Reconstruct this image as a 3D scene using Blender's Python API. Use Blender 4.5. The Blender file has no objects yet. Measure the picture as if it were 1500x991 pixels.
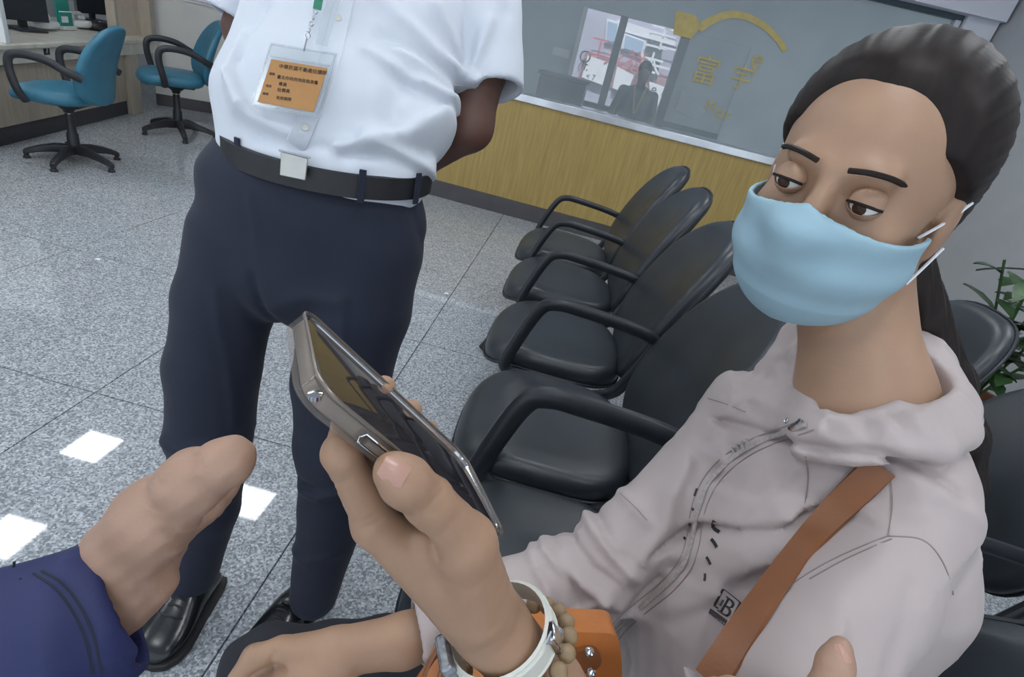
import bpy, bmesh, math, random
import numpy as np
from mathutils import Vector, Matrix
from mathutils.bvhtree import BVHTree
random.seed(3)
SC = bpy.context.scene
COL = SC.collection

# ---------------------------------------------------------------- camera, light, exposure
FPX, PITCH, ROLL, CAMH = 800.0, math.radians(28), math.radians(14), 1.3
fw = np.array([0, math.cos(PITCH), -math.sin(PITCH)])
_rt = np.array([1.0, 0, 0]); _dn = np.cross(fw, _rt)
RGT = math.cos(ROLL) * _rt - math.sin(ROLL) * _dn
DWN = math.sin(ROLL) * _rt + math.cos(ROLL) * _dn
CAM = np.array([0, 0, CAMH])
cd = bpy.data.cameras.new('camera'); cam = bpy.data.objects.new('camera', cd); COL.objects.link(cam)
cd.sensor_fit = 'HORIZONTAL'; cd.sensor_width = 36; cd.lens = 36 * FPX / 1500
cd.clip_start = 0.01
cam.matrix_world = Matrix(((RGT[0], -DWN[0], -fw[0], 0), (RGT[1], -DWN[1], -fw[1], 0), (RGT[2], -DWN[2], -fw[2], CAMH), (0, 0, 0, 1)))
SC.camera = cam
SC.view_settings.view_transform = 'Standard'; SC.view_settings.look = 'None'
SC.view_settings.gamma = 1; SC.view_settings.use_curve_mapping = False
SC.view_settings.exposure = 0.0
wd = bpy.data.worlds.new('world'); SC.world = wd; wd.use_nodes = True
wd.node_tree.nodes['Background'].inputs[0].default_value = (0.80, 0.90, 1.0, 1)
wd.node_tree.nodes['Background'].inputs[1].default_value = 1.35
LAMP_POWER = 22.0
sd_ = bpy.data.lights.new('sun', 'SUN'); sun = bpy.data.objects.new('sun', sd_); COL.objects.link(sun)
sd_.energy = 4.0; sd_.angle = 0.02; sun.rotation_euler = (math.radians(40), 0, math.radians(-6))

def ray(x, y): return fw + RGT * (x - 750) / FPX + DWN * (y - 495.5) / FPX
def at(x, y, d): return CAM + ray(x, y) * d                        # point at a distance in front of the camera
def on_z(x, y, z=0.0):
    q = ray(x, y); return CAM + q * (z - CAMH) / q[2]              # point of a horizontal plane
def on_plane(x, y, p0, n):
    q = ray(x, y); return CAM + q * (np.dot(n, p0 - CAM) / np.dot(n, q))

# ---------------------------------------------------------------- materials
def nod(m): return m.node_tree.nodes, m.node_tree.links
def mat(name, col, rough=0.5, metal=0.0, var=0.0, scale=30.0, bump=0.0, bscale=200.0, coat=0.0, spec=0.5, sss=0.0, stretch=None, sheen=0.0):
    m = bpy.data.materials.new(name); m.use_nodes = True
    N, L = nod(m); b = N['Principled BSDF']
    b.inputs['Base Color'].default_value = (*col, 1); b.inputs['Roughness'].default_value = rough
    b.inputs['Metallic'].default_value = metal; b.inputs['Coat Weight'].default_value = coat
    b.inputs['Specular IOR Level'].default_value = spec
    b.inputs['Sheen Weight'].default_value = sheen
    if sss:
        b.inputs['Subsurface Weight'].default_value = sss
        b.inputs['Subsurface Radius'].default_value = (0.012, 0.005, 0.003); b.inputs['Subsurface Scale'].default_value = 1.0
    tc = N.new('ShaderNodeTexCoord'); src = tc.outputs['Object']
    if stretch:
        mp = N.new('ShaderNodeMapping'); mp.inputs['Scale'].default_value = stretch
        L.new(src, mp.inputs[0]); src = mp.outputs[0]
    if var:
        nz = N.new('ShaderNodeTexNoise'); nz.inputs['Scale'].default_value = scale; nz.inputs['Detail'].default_value = 5
        L.new(src, nz.inputs['Vector'])
        rp = N.new('ShaderNodeValToRGB'); e = rp.color_ramp.elements
        e[0].position = 0.3; e[1].position = 0.7
        e[0].color = (*[c * (1 - var) for c in col], 1); e[1].color = (*[min(1, c * (1 + var)) for c in col], 1)
        L.new(nz.outputs[0], rp.inputs[0]); L.new(rp.outputs[0], b.inputs['Base Color'])
    if bump:
        n2 = N.new('ShaderNodeTexNoise'); n2.inputs['Scale'].default_value = bscale; n2.inputs['Detail'].default_value = 3
        L.new(src, n2.inputs['Vector'])
        bp = N.new('ShaderNodeBump'); bp.inputs['Strength'].default_value = bump; bp.inputs['Distance'].default_value = 0.002
        L.new(n2.outputs[0], bp.inputs['Height']); L.new(bp.outputs[0], b.inputs['Normal'])
    return m
def emit(name, col, s):
    m = bpy.data.materials.new(name); m.use_nodes = True; N, L = nod(m)
    b = N['Principled BSDF']; b.inputs['Base Color'].default_value = (*col, 1)
    b.inputs['Emission Color'].default_value = (*col, 1); b.inputs['Emission Strength'].default_value = s
    return m
def glass(name, tint, alpha, rough=0.03):
    # thin sheet: mostly see-through, with an even haze painted in as colour, and gloss
    m = bpy.data.materials.new(name); m.use_nodes = True; N, L = nod(m); b = N['Principled BSDF']
    b.inputs['Base Color'].default_value = (*tint, 1); b.inputs['Roughness'].default_value = rough
    b.inputs['Alpha'].default_value = alpha
    return m
def terrazzo():
    m = bpy.data.materials.new('terrazzo'); m.use_nodes = True; N, L = nod(m); b = N['Principled BSDF']
    tc = N.new('ShaderNodeNewGeometry')
    v = N.new('ShaderNodeTexVoronoi'); v.inputs['Scale'].default_value = 190; L.new(tc.outputs['Position'], v.inputs['Vector'])
    v.inputs['Randomness'].default_value = 1
    sp = N.new('ShaderNodeSeparateColor'); L.new(v.outputs['Color'], sp.inputs[0])
    rp = N.new('ShaderNodeValToRGB'); rp.color_ramp.interpolation = 'CONSTANT'
    e = rp.color_ramp.elements; e[0].position = 0; e[0].color = (0.225, 0.24, 0.265, 1); e[1].position = 0.30; e[1].color = (0.35, 0.37, 0.40, 1)
    a = e.new(0.58); a.color = (0.435, 0.46, 0.49, 1); a = e.new(0.84); a.color = (0.57, 0.595, 0.62, 1)
    L.new(sp.outputs[0], rp.inputs[0])
    nz = N.new('ShaderNodeTexNoise'); nz.inputs['Scale'].default_value = 220; L.new(tc.outputs['Position'], nz.inputs['Vector'])
    mx = N.new('ShaderNodeMix'); mx.data_type = 'RGBA'; mx.blend_type = 'OVERLAY'; mx.inputs[0].default_value = 0.35
    L.new(rp.outputs[0], mx.inputs[6]); L.new(nz.outputs[0], mx.inputs[7]); L.new(mx.outputs[2], b.inputs['Base Color'])
    b.inputs['Roughness'].default_value = 0.035; b.inputs['Specular IOR Level'].default_value = 0.42
    return m
def wood(name, c0, c1, ax=(14, 14, 1.2)):
    m = bpy.data.materials.new(name); m.use_nodes = True; N, L = nod(m); b = N['Principled BSDF']
    tc = N.new('ShaderNodeNewGeometry'); mp = N.new('ShaderNodeMapping'); mp.inputs['Scale'].default_value = ax
    L.new(tc.outputs['Position'], mp.inputs[0])
    nz = N.new('ShaderNodeTexNoise'); nz.inputs['Scale'].default_value = 3.5; nz.inputs['Detail'].default_value = 7; nz.inputs['Distortion'].default_value = 0.4
    L.new(mp.outputs[0], nz.inputs['Vector'])
    rp = N.new('ShaderNodeValToRGB'); e = rp.color_ramp.elements; e[0].position = 0.3; e[1].position = 0.72
    e[0].color = (*c0, 1); e[1].color = (*c1, 1)
    L.new(nz.outputs[0], rp.inputs[0]); L.new(rp.outputs[0], b.inputs['Base Color']); b.inputs['Roughness'].default_value = 0.42
    return m

M = dict(
    tile=terrazzo(), joint=mat('joint', (0.10, 0.105, 0.11), 0.7),
    ceiling=mat('ceiling_white', (0.62, 0.65, 0.68), 0.8, bump=0.2, bscale=60),
    wall_paint=mat('wall_paint', (0.42, 0.43, 0.45), 0.7, var=0.04, scale=6),
    back_paint=mat('back_paint', (0.68, 0.665, 0.63), 0.6, var=0.05, scale=5),
    soffit=mat('soffit_paint', (0.62, 0.63, 0.70), 0.7, var=0.03, scale=4),
    oak=wood('oak_laminate', (0.36, 0.245, 0.075), (0.47, 0.34, 0.115), (16, 16, 1.0)),
    base_board=mat('dark_baseboard', (0.085, 0.078, 0.085), 0.45, var=0.1, scale=8),
    alu=mat('aluminium', (0.72, 0.74, 0.78), 0.28, 0.9, var=0.12, scale=9),
    glass=glass('window_glass', (0.54, 0.61, 0.65), 0.24),  # tint paints the grey-blue haze of reflections over the pane
    lamp=emit('lamp_diffuser', (0.93, 0.97, 1.0), LAMP_POWER),
    frame_white=mat('white_metal', (0.75, 0.77, 0.78), 0.4, var=0.03),
    marble=mat('counter_stone', (0.62, 0.60, 0.53), 0.3, var=0.12, scale=12, bump=0.05),
    counter_panel=wood('counter_panel', (0.37, 0.315, 0.25), (0.47, 0.41, 0.33), (9, 9, 1.5)),
    column=wood('counter_column', (0.41, 0.35, 0.28), (0.50, 0.44, 0.36), (9, 9, 1.5)),
    counter_dark=mat('counter_plinth', (0.045, 0.043, 0.05), 0.45, var=0.1),
    pink_panel=wood('partition_panel', (0.55, 0.45, 0.36), (0.62, 0.52, 0.42), (9, 9, 2)),
    teal=mat('teal_leather', (0.036, 0.165, 0.25), 0.38, var=0.08, scale=14, bump=0.12, bscale=350),
    plastic=mat('black_plastic', (0.026, 0.027, 0.032), 0.42, var=0.15, scale=20),
    leather=mat('black_leatherette', (0.026, 0.032, 0.040), 0.36, var=0.2, scale=6, bump=0.10, bscale=420, spec=0.55),
    leather_dk=mat('dark_leatherette', (0.017, 0.02, 0.026), 0.42, var=0.2, scale=6, bump=0.1, bscale=420),
    piping=mat('seat_piping', (0.06, 0.065, 0.075), 0.3),
    chair_arm=mat('armrest_black', (0.022, 0.025, 0.031), 0.36, var=0.15, scale=25),
    steel=mat('steel', (0.6, 0.6, 0.62), 0.25, 1.0, var=0.05),
    white_plastic=mat('white_plastic', (0.68, 0.69, 0.68), 0.4, var=0.04),
    monitor=mat('dark_casing', (0.03, 0.034, 0.042), 0.35, var=0.1),
    green=mat('teal_card', (0.01, 0.30, 0.235), 0.5, var=0.06),
    paper=mat('white_paper', (0.80, 0.82, 0.86), 0.6, var=0.03),
    booth_glass=glass('booth_glass', (0.55, 0.62, 0.62), 0.16),
    gold=mat('gold_film', (0.42, 0.335, 0.12), 0.45, var=0.08, scale=30),
    ink=mat('black_ink', (0.015, 0.015, 0.018), 0.5, var=0.05),
    far_wall=mat('far_room_wall', (0.50, 0.58, 0.60), 0.6, var=0.12, scale=1.6),
    far_dark=mat('far_dark', (0.05, 0.075, 0.09), 0.5, var=0.1, scale=3),
    facade=mat('facade_paint', (0.44, 0.43, 0.54), 0.7, var=0.08, scale=2),
    facade_dark=mat('facade_red', (0.40, 0.22, 0.25), 0.7, var=0.35, scale=12),
    pane_blue=mat('pane_blue', (0.34, 0.46, 0.62), 0.15, var=0.1, scale=3),
    red=mat('red_lettering', (0.50, 0.09, 0.12), 0.5, var=0.1),
    leaf=mat('leaf_green', (0.035, 0.085, 0.025), 0.4, var=0.5, scale=25),
    pot=mat('terracotta', (0.25, 0.10, 0.06), 0.7, var=0.15),
)

# ---------------------------------------------------------------- object helpers
def props(o, label=None, cat=None, group=None, kind=None):
    if label: o['label'] = label
    if cat: o['category'] = cat
    if group: o['group'] = group
    if kind: o['kind'] = kind
    return o
def empty(name, label, cat, loc=(0, 0, 0), rz=0.0, group=None):
    o = bpy.data.objects.new(name, None); COL.objects.link(o); o.location = loc; o.rotation_euler = (0, 0, rz)
    o.empty_display_size = 0.05
    return props(o, label, cat, group)
def inv_of(p):
    if p.parent: return Matrix.Identity(4)                          # built in world space under a root whose transform is already undone
    return (Matrix.Translation(p.location) @ p.rotation_euler.to_matrix().to_4x4()).inverted()
def adopt(o, parent, world=True):
    if parent:
        o.parent = parent
        if world: o.matrix_parent_inverse = inv_of(parent)
    return o
class MB:
    def __init__(s): s.v = []; s.f = []
    def add(s, V, Fc):
        b = len(s.v); s.v += [tuple(map(float, p)) for p in V]; s.f += [tuple(i + b for i in q) for q in Fc]; return s
    def box(s, c, size, R=None):
        c = np.array(c, float); h = np.array(size, float) / 2; V = []
        for k in range(8):
            p = np.array([(-1, 1)[k & 1], (-1, 1)[k >> 1 & 1], (-1, 1)[k >> 2]]) * h
            V.append(c + (R @ p if R is not None else p))
        return s.add(V, [(0, 2, 3, 1), (4, 5, 7, 6), (0, 1, 5, 4), (2, 6, 7, 3), (0, 4, 6, 2), (1, 3, 7, 5)])
    def hexa(s, V): return s.add(V, [(0, 3, 2, 1), (4, 5, 6, 7), (0, 1, 5, 4), (1, 2, 6, 5), (2, 3, 7, 6), (3, 0, 4, 7)])
    def slab(s, P, t):                                             # polygon P given thickness along t
        P = [np.array(p, float) for p in P]; n = len(P); t = np.array(t, float)
        V = P + [p + t for p in P]
        return s.add(V, [tuple(range(n))[::-1], tuple(range(n, 2 * n))] + [(i, (i + 1) % n, n + (i + 1) % n, n + i) for i in range(n)])
    def rings(s, R, close=False, cap=True):
        n = len(R[0]); V = [p for r in R for p in r]; Fc = []
        m = len(R)
        for i in range(m if close else m - 1):
            j = (i + 1) % m
            for k in range(n): Fc.append((i * n + k, i * n + (k + 1) % n, j * n + (k + 1) % n, j * n + k))
        if cap and not close: Fc += [tuple(range(n))[::-1], tuple(range((m - 1) * n, m * n))]
        return s.add(V, Fc)
    def tube(s, P, r, n=10, close=False, flat=None, up=None):
        P = [np.array(p, float) for p in P]; m = len(P); R = []
        rr = [r] * m if np.isscalar(r) else r
        T = []
        for i in range(m):
            a = P[(i - 1) % m] if (close or i > 0) else P[i]; b = P[(i + 1) % m] if (close or i < m - 1) else P[i]
            t = b - a; T.append(t / (np.linalg.norm(t) + 1e-12))
        u = np.array(up if up is not None else ((0, 0, 1) if abs(T[0][2]) < .9 else (1, 0, 0)), float)
        for i in range(m):
            if up is not None: u = np.array(up, float)
            u = u - T[i] * np.dot(u, T[i]); u /= np.linalg.norm(u) + 1e-12; w = np.cross(T[i], u)
            fl = flat or 1.0
            R.append([P[i] + rr[i] * (u * math.cos(a) + fl * w * math.sin(a)) for a in np.linspace(0, 2 * math.pi, n, endpoint=False)])
        return s.rings(R, close)
    def lathe(s, prof, c=(0, 0, 0), n=20):
        c = np.array(c, float)
        return s.rings([[c + np.array([r * math.cos(a), r * math.sin(a), z]) for a in np.linspace(0, 2 * math.pi, n, endpoint=False)] for r, z in prof])
    def mesh(s, name, smooth=True, angle=None):
        me = bpy.data.meshes.new(name); me.from_pydata(s.v, [], s.f); me.update()
        if smooth:
            me.polygons.foreach_set('use_smooth', [True] * len(me.polygons))
            me.set_sharp_from_angle(angle=math.radians(angle or 40))
        return me
    def build(s, name, m, parent=None, world=True, bevel=0, smooth=True, kind=None, label=None, angle=None):
        o = bpy.data.objects.new(name, s.mesh(name, smooth, angle)); COL.objects.link(o)
        o.data.materials.append(M[m] if isinstance(m, str) else m)
        if bevel:
            b = o.modifiers.new('bevel', 'BEVEL'); b.width = bevel; b.segments = 2; b.limit_method = 'ANGLE'
        adopt(o, parent, world)
        return props(o, label, None, None, kind)
def spline(P, n=8, close=False):
    P = [np.array(p, float) for p in P]; out = []; m = len(P)
    for i in range(m if close else m - 1):
        p0 = P[(i - 1) % m] if (close or i > 0) else 2 * P[0] - P[1]; p1 = P[i]; p2 = P[(i + 1) % m]
        p3 = P[(i + 2) % m] if (close or i < m - 2) else 2 * P[-1] - P[-2]
        for t in np.linspace(0, 1, n, endpoint=False):
            out.append(.5 * (2 * p1 + (p2 - p0) * t + (2 * p0 - 5 * p1 + 4 * p2 - p3) * t * t + (3 * p1 - p0 - 3 * p2 + p3) * t ** 3))
    if not close: out.append(P[-1])
    return out
def pad(outline, fn, th, edge=0.5, layers=5, rings=4, dome=0.0):
    """upholstered pad: 2D outline (about its middle), rounded rim, mapped into space by fn(u, v, w)"""
    mb = MB(); O = [np.array(p, float) for p in outline]; c = sum(O) / len(O); R = []
    rim = th * edge
    span = max(np.linalg.norm(p - c) for p in O)
    def ring(sc, w): return [fn(*(c + (p - c) * sc), w + dome * (1 - min(1, sc) ** 2) * (1 if w > 0 else 0)) for p in O]
    k = 1 - rim / span
    for q in np.linspace(0.12, 1, rings)[:-1]: R.append(ring(k * q, -th / 2))
    for a in np.linspace(-math.pi / 2, math.pi / 2, 2 * layers + 1):
        R.append(ring(k + (1 - k) * math.cos(a), th / 2 * math.sin(a)))
    for q in np.linspace(1, 0.12, rings)[1:]: R.append(ring(k * q, th / 2))
    mb.rings(R); return mb
def superellipse(a, b, n=40, p=2.8, taper=0.0):
    out = []
    for t in np.linspace(0, 2 * math.pi, n, endpoint=False):
        c, s_ = math.cos(t), math.sin(t)
        x = a * math.copysign(abs(c) ** (2 / p), c); y = b * math.copysign(abs(s_) ** (2 / p), s_)
        out.append((x * (1 - taper * y / b), y))
    return out
def copy_tree(o, parent=None):
    c = o.copy(); COL.objects.link(c)
    if parent: c.parent = parent
    for ch in list(o.children): copy_tree(ch, c)
    return c
def text(name, body, size, loc, R, m, parent, ext=0.0006):
    cu = bpy.data.curves.new(name, 'FONT'); cu.body = body; cu.size = size; cu.extrude = ext; cu.align_x = 'CENTER'; cu.align_y = 'CENTER'
    o = bpy.data.objects.new(name, cu); COL.objects.link(o); cu.materials.append(M[m] if isinstance(m, str) else m)
    dg = bpy.context.evaluated_depsgraph_get(); dg.update()
    me = bpy.data.meshes.new_from_object(o.evaluated_get(dg), depsgraph=dg)
    bpy.data.objects.remove(o); bpy.data.curves.remove(cu)
    o = bpy.data.objects.new(name, me); COL.objects.link(o)
    if not me.materials: me.materials.append(M[m] if isinstance(m, str) else m)
    me.transform(Matrix.Translation(loc) @ Matrix(R.tolist()).to_4x4())
    return adopt(o, parent)

# ---------------------------------------------------------------- the setting: floor of tiles, walls, ceiling
FL = MB().box((0.3, 4.4, -0.06), (13.4, 12.0, 0.08)).build('floor', 'joint', kind='structure', smooth=False)
TP = 0.86
tile_mb = MB().box((0, 0, -0.0100), (TP - 0.0045, TP - 0.0045, 0.02))
tme = tile_mb.mesh('floor_tile', False); tme.materials.append(M['tile'])
a_t = math.radians(-2.0); ct, st = math.cos(a_t), math.sin(a_t)
for i in range(-6, 5):
    for j in range(-3, 7):
        u, v = (i + .5) * TP, (j + .5) * TP
        x, y = -0.44 + u * ct - v * st, 1.33 + u * st + v * ct
        if not (-5.1 < x < 3.9 and -1.4 < y < 6.5): continue
        o = bpy.data.objects.new('floor_tile', tme); COL.objects.link(o); o.location = (x, y, random.uniform(-.0004, .0004)); o.rotation_euler = (0, 0, a_t)
        adopt(o, FL, False); 
MB().box((0.3, 1.9, 2.65), (13.4, 11.0, 0.06)).build('ceiling', 'ceiling', kind='structure', smooth=False)

WP0 = np.array([-1.019, 4.657, 0.0]); WD = np.array([1.026, -0.064, 0.0]); WD /= np.linalg.norm(WD); WN = np.array([-WD[1], WD[0], 0.0])
def wall_at(s_, z, off=0.0): return WP0 + WD * s_ + WN * off + np.array([0, 0, z])
def wall_slab(mb, s0, s1, z0, z1, o0, o1):
    return mb.hexa([wall_at(s0, z0, o0), wall_at(s1, z0, o0), wall_at(s1, z0, o1), wall_at(s0, z0, o1), wall_at(s0, z1, o0), wall_at(s1, z1, o0), wall_at(s1, z1, o1), wall_at(s0, z1, o1)])
wall_slab(MB(), -0.75, 3.62, 0.0, 0.90, 0.0, 0.16).build('wall_back', 'oak', kind='structure', smooth=False)
wall_slab(MB(), -0.75, 3.62, 0.0, 0.135, -0.014, 0.0).build('baseboard_back', 'base_board', kind='structure', smooth=False)
sill = wall_slab(MB(), -0.75, 3.62, 0.90, 0.955, -0.02, 0.18).build('trim_1', 'alu', kind='structure', bevel=0.004)
win = MB(); 
wall_slab(win, -0.75, 3.38, 0.955, 2.04, 0.075, 0.083)
win = win.build('window_1', 'glass', kind='structure', smooth=False)
fr = MB(); wall_slab(fr, 3.37, 3.41, 0.955, 2.04, 0.05, 0.11); fr.build('window_frame', 'alu', win, bevel=0.003)
fr = MB(); wall_slab(fr, -0.79, -0.75, 0.0, 2.04, -0.02, 0.18); fr.build('end_post', 'alu', win, bevel=0.003)
fr = MB(); wall_slab(fr, -0.75, 3.41, 2.04, 2.07, 0.05, 0.11); fr.build('head_rail', 'far_dark', win, bevel=0.003)
wall_slab(MB(), -0.79, 3.62, 2.07, 2.62, -0.05, 0.18).build('trim_2', 'soffit', kind='structure', smooth=False)
# right end of the partition: grey pier with the wall on the right
wall_slab(MB(), 3.42, 3.62, 0.955, 2.07, 0.02, 0.18).build('trim_3', 'soffit', kind='structure', smooth=False)
wr0 = wall_at(3.62, 0, 0.2)
MB().hexa([wr0, wr0 + [0.12, 0, 0], np.array([3.05, -1.4, 0]), np.array([2.9, -1.4, 0]), wr0 + [0, 0, 2.62], wr0 + [.12, 0, 2.62], np.array([3.05, -1.4, 2.62]), np.array([2.9, -1.4, 2.62])]).build('wall_right', 'wall_paint', kind='structure', smooth=False)
# far left wall behind the counter end
BK0 = np.array([-3.952, 5.405, 0]); BKD = np.array([0.472, 0.215, 0]); BKD /= np.linalg.norm(BKD); BKN = np.array([BKD[1], -BKD[0], 0])
def bk(s_, z, o=0.0): return BK0 + BKD * s_ - BKN * o * -1 + np.array([0, 0, z])
def bk_slab(mb, s0, s1, z0, z1, o0, o1): return mb.hexa([bk(s0, z0, o1), bk(s1, z0, o1), bk(s1, z0, o0), bk(s0, z0, o0), bk(s0, z1, o1), bk(s1, z1, o1), bk(s1, z1, o0), bk(s0, z1, o0)])
bk_slab(MB(), 0.0, 3.2, 0, 2.62, -0.1, 0.0).build('wall_left', 'back_paint', kind='structure', smooth=False)
bk_slab(MB(), 0.0, 3.2, 0, 0.105, 0.0, 0.012).build('baseboard_left', 'base_board', kind='structure', smooth=False)

MB().box((-5.6, 3.5, 1.31), (0.1, 7.0, 2.62)).build('wall_office', 'wall_paint', kind='structure', smooth=False)
MB().box((-4.9, 6.4, 1.31), (1.4, 0.1, 2.62)).build('wall_office_end', 'wall_paint', kind='structure', smooth=False)

# ---------------------------------------------------------------- ceiling lamps (the first four mirror in the polished floor)
lamp_spots = [(-3.38, 3.42), (-1.86, 3.25), (-3.22, 2.44), (-1.72, 2.2), (-0.3, 3.2), (1.2, 3.15), (0.35, 1.75), (1.4, 1.5), (-3.1, 1.2), (-1.6, 0.9), (0.1, 0.2), (1.5, 0.0), (-1.6, -0.5), (-3.1, -0.2), (0.1, -1.0), (2.3, 2.4), (-5.1, 3.0), (-5.1, 2.0)]  # last two: unseen lamps added behind the counter to lighten that corner
def lamp(p, label):
    t = empty('ceiling_lamp', label, 'lamp', (p[0], p[1], 2.61), math.radians(-3), 'square lamps of the ceiling')
    f_ = MB()
    for sx, sy, wx, wy in ((-.175, 0, .02, .37), (.175, 0, .02, .37), (0, -.175, .33, .02), (0, .175, .33, .02)): f_.box((sx, sy, -0.012), (wx, wy, 0.024))
    f_.build('lamp_frame', 'frame_white', t, False, smooth=False)
    MB().box((0, 0, -0.008), (.33, .33, 0.012)).build('diffuser', 'lamp', t, False, smooth=False)
    return t
lamp_words = ['ceiling lamp whose mirror image lies farthest from the navy sleeve', 'ceiling lamp mirrored on the floor beside the pointing thumb', 'ceiling lamp mirrored on the floor at the left edge above the sleeve', 'ceiling lamp mirrored between the black shoes of the man']
for k, p in enumerate(lamp_spots): lamp(p, lamp_words[k] if k < 4 else 'unseen square white ceiling lamp overhead that adds light')

# ---------------------------------------------------------------- service counter on the left
CP0 = np.array([-3.489, 3.284, 0]); CDR = np.array([-0.297, 1.54, 0]); CDR /= np.linalg.norm(CDR); CNR = np.array([CDR[1], -CDR[0], 0])   # CNR points to the hall
def ct_at(s_, o, z): return CP0 + CDR * s_ + CNR * o + np.array([0, 0, z])
def ct_box(mb, s0, s1, o0, o1, z0, z1): return mb.hexa([ct_at(s0, o0, z0), ct_at(s0, o1, z0), ct_at(s1, o1, z0), ct_at(s1, o0, z0), ct_at(s0, o0, z1), ct_at(s0, o1, z1), ct_at(s1, o1, z1), ct_at(s1, o0, z1)])
counter = empty('service_counter', 'long stone topped service counter with wood grain front and dark plinth', 'counter', tuple(ct_at(0.6, -.3, 0)))
ct_box(MB(), -2.2, 1.62, -0.02, 0.0, 0.115, 0.49).build('front_panel', 'counter_panel', counter, smooth=False)
ct_box(MB(), -2.2, 1.60, -0.03, -0.012, 0.0, 0.125).build('plinth', 'counter_dark', counter, smooth=False)
ct_box(MB(), 1.56, 1.72, -0.5, 0.035, 0.0, 0.49).build('end_panel', 'column', counter, bevel=.004, smooth=False)
ct_box(MB(), -2.2, 2.08, -0.03, 0.035, 0.485, 0.572).build('apron', 'marble', counter, bevel=.003, smooth=False)
ct_box(MB(), -2.2, 2.09, -0.75, 0.055, 0.57, 0.607).build('countertop', 'marble', counter, bevel=.010)
num = empty('number_plate', 'small black plate with white numeral 7 on the stone counter apron', 'sign', tuple(ct_at(.58, .036, .53)))
nc = on_plane(68, 73, ct_at(0, .0365, 0), CNR)
RN = np.array([CDR, [0, 0, 1], CNR]).T
RN = np.array([CDR * 1.0, [0, 0, 1.0], CNR]).T
MB().box(nc, (.058, .062, .004), RN).build('plate', 'ink', num, smooth=False)
text('numeral', '7', .062, tuple(nc + CNR * .0035), RN, 'paper', num)
# booth divider with a wood capped top, glass screen
bd = empty('booth_divider', 'pale upright divider board standing at the left end of the counter', 'divider', tuple(ct_at(.12, -.2, .607)))
ct_box(MB(), .165, .205, -0.62, 0.05, 0.607, 1.32).build('board', 'frame_white', bd, bevel=.004)
ct_box(MB(), .095, .165, -0.5, 0.04, 0.86, 0.93).build('ledge', 'pink_panel', bd, bevel=.004)
sg = empty('counter_screen', 'clear glass screen above the stone counter beside teal leaflets', 'screen', tuple(ct_at(.7, -.22, .607)))
ct_box(MB(), .21, 1.58, -0.335, -0.327, 0.607, 1.30).build('pane', 'booth_glass', sg, smooth=False)
ct_box(MB(), .21, 1.58, -0.34, -0.322, 0.607, 0.622).build('rail', 'alu', sg, smooth=False)
wp = empty('wood_partition', 'tan wood panel partition standing on the far end of the counter', 'partition', tuple(ct_at(1.9, -.3, .607)))
ct_box(MB(), 1.66, 2.02, -0.10, -0.07, 0.607, 1.35).build('panel', 'pink_panel', wp, smooth=False)
ct_box(MB(), 2.01, 2.08, -0.11, 0.03, 0.607, 1.35).build('post', 'column', wp, smooth=False)
ct_box(MB(), 1.62, 1.66, -0.13, -0.06, 0.607, 1.35).build('side_post', 'column', wp, smooth=False)
ctz = 0.607
def on_counter(x, y): return on_z(x, y, ctz + .003)
def mon(px, py, w, h, label, rot):
    p = on_counter(px, py); t = empty('monitor', label, 'monitor', tuple(p), rot)
    MB().box((0, 0, .008), (.16, .2, .016)).build('base', 'monitor', t, False, bevel=.004)
    MB().box((-.02, 0, .06), (.03, .05, .10)).build('stand', 'monitor', t, False, bevel=.004)
    MB().box((0, 0, .06 + h / 2), (.035, w, h)).build('screen', 'monitor', t, False, bevel=.006)
mon(38, 44, .34, .30, 'dark monitor behind the counter glass next to the divider board', -0.15)
mon(139, 31, .40, .34, 'grey monitor seen behind the handset and the round black device', 0.0)
def leaflet(px, py, w, h, label):
    p = on_counter(px, py); t = empty('leaflet_holder', label, 'leaflet holder', tuple(p), math.atan2(CDR[1], CDR[0]) - math.pi / 2)
    MB().box((0, 0, .012), (.06, w, .024)).build('tray', 'white_plastic', t, False, bevel=.003)
    for k in range(2): MB().box((-.012 + .014 * k, 0, .024 + h * (.5 - .22 * k)), (.008, w * .92, h * (1 - .44 * k))).build('leaflet', 'green', t, False, smooth=False)
    MB().box((.008, 0, .024 + h * .56), (.002, w * .92, h * .05)).build('band', 'paper', t, False, smooth=False)
    MB().box((.008, -.02, .024 + h * .26), (.004, w * .45, h * .24)).build('label_card', 'paper', t, False, smooth=False)
leaflet(98, 43, .17, .18, 'teal leaflets with white bands standing on the counter')
leaflet(177, 25, .13, .16, 'tall teal striped leaflets near the wood partition')
def phone_desk(px, py, label):
    p = on_counter(px, py); t = empty('desk_phone', label, 'telephone', tuple(p), 0.3)
    pad(superellipse(.075, .10, 28), lambda u, v, w: np.array([u, v, .03 + w + u * .15]), .05).build('body', 'white_plastic', t, False)
    MB().tube(spline([(-.03, -.10, .085), (-.03, -.05, .10), (-.03, .05, .10), (-.03, .10, .085)], 5), .017, 8).build('handset', 'white_plastic', t, False)
    for a in (-.09, .09): MB().lathe([(.001, -.02), (.024, -.02), (.026, 0), (.018, .012), (.001, .014)], (-.03, a, .08), 12).build('earpiece', 'white_plastic', t, False)
phone_desk(68, 43, 'white telephone on the counter beside the dark monitor')
phone_desk(120, 41, 'white telephone on the counter between teal leaflets and black device')
p = on_counter(146, 44); t = empty('round_device', 'flat black rounded device on the counter beside the white telephone', 'device', tuple(p))
pad(superellipse(.07, .11, 28, 2.2), lambda u, v, w: np.array([u, v, .03 + w]), .05, dome=.02).build('body', 'plastic', t, False)
MB().box((.02, 0, .068), (.05, .07, .006)).build('keypad', 'steel', t, False, bevel=.002)
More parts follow.
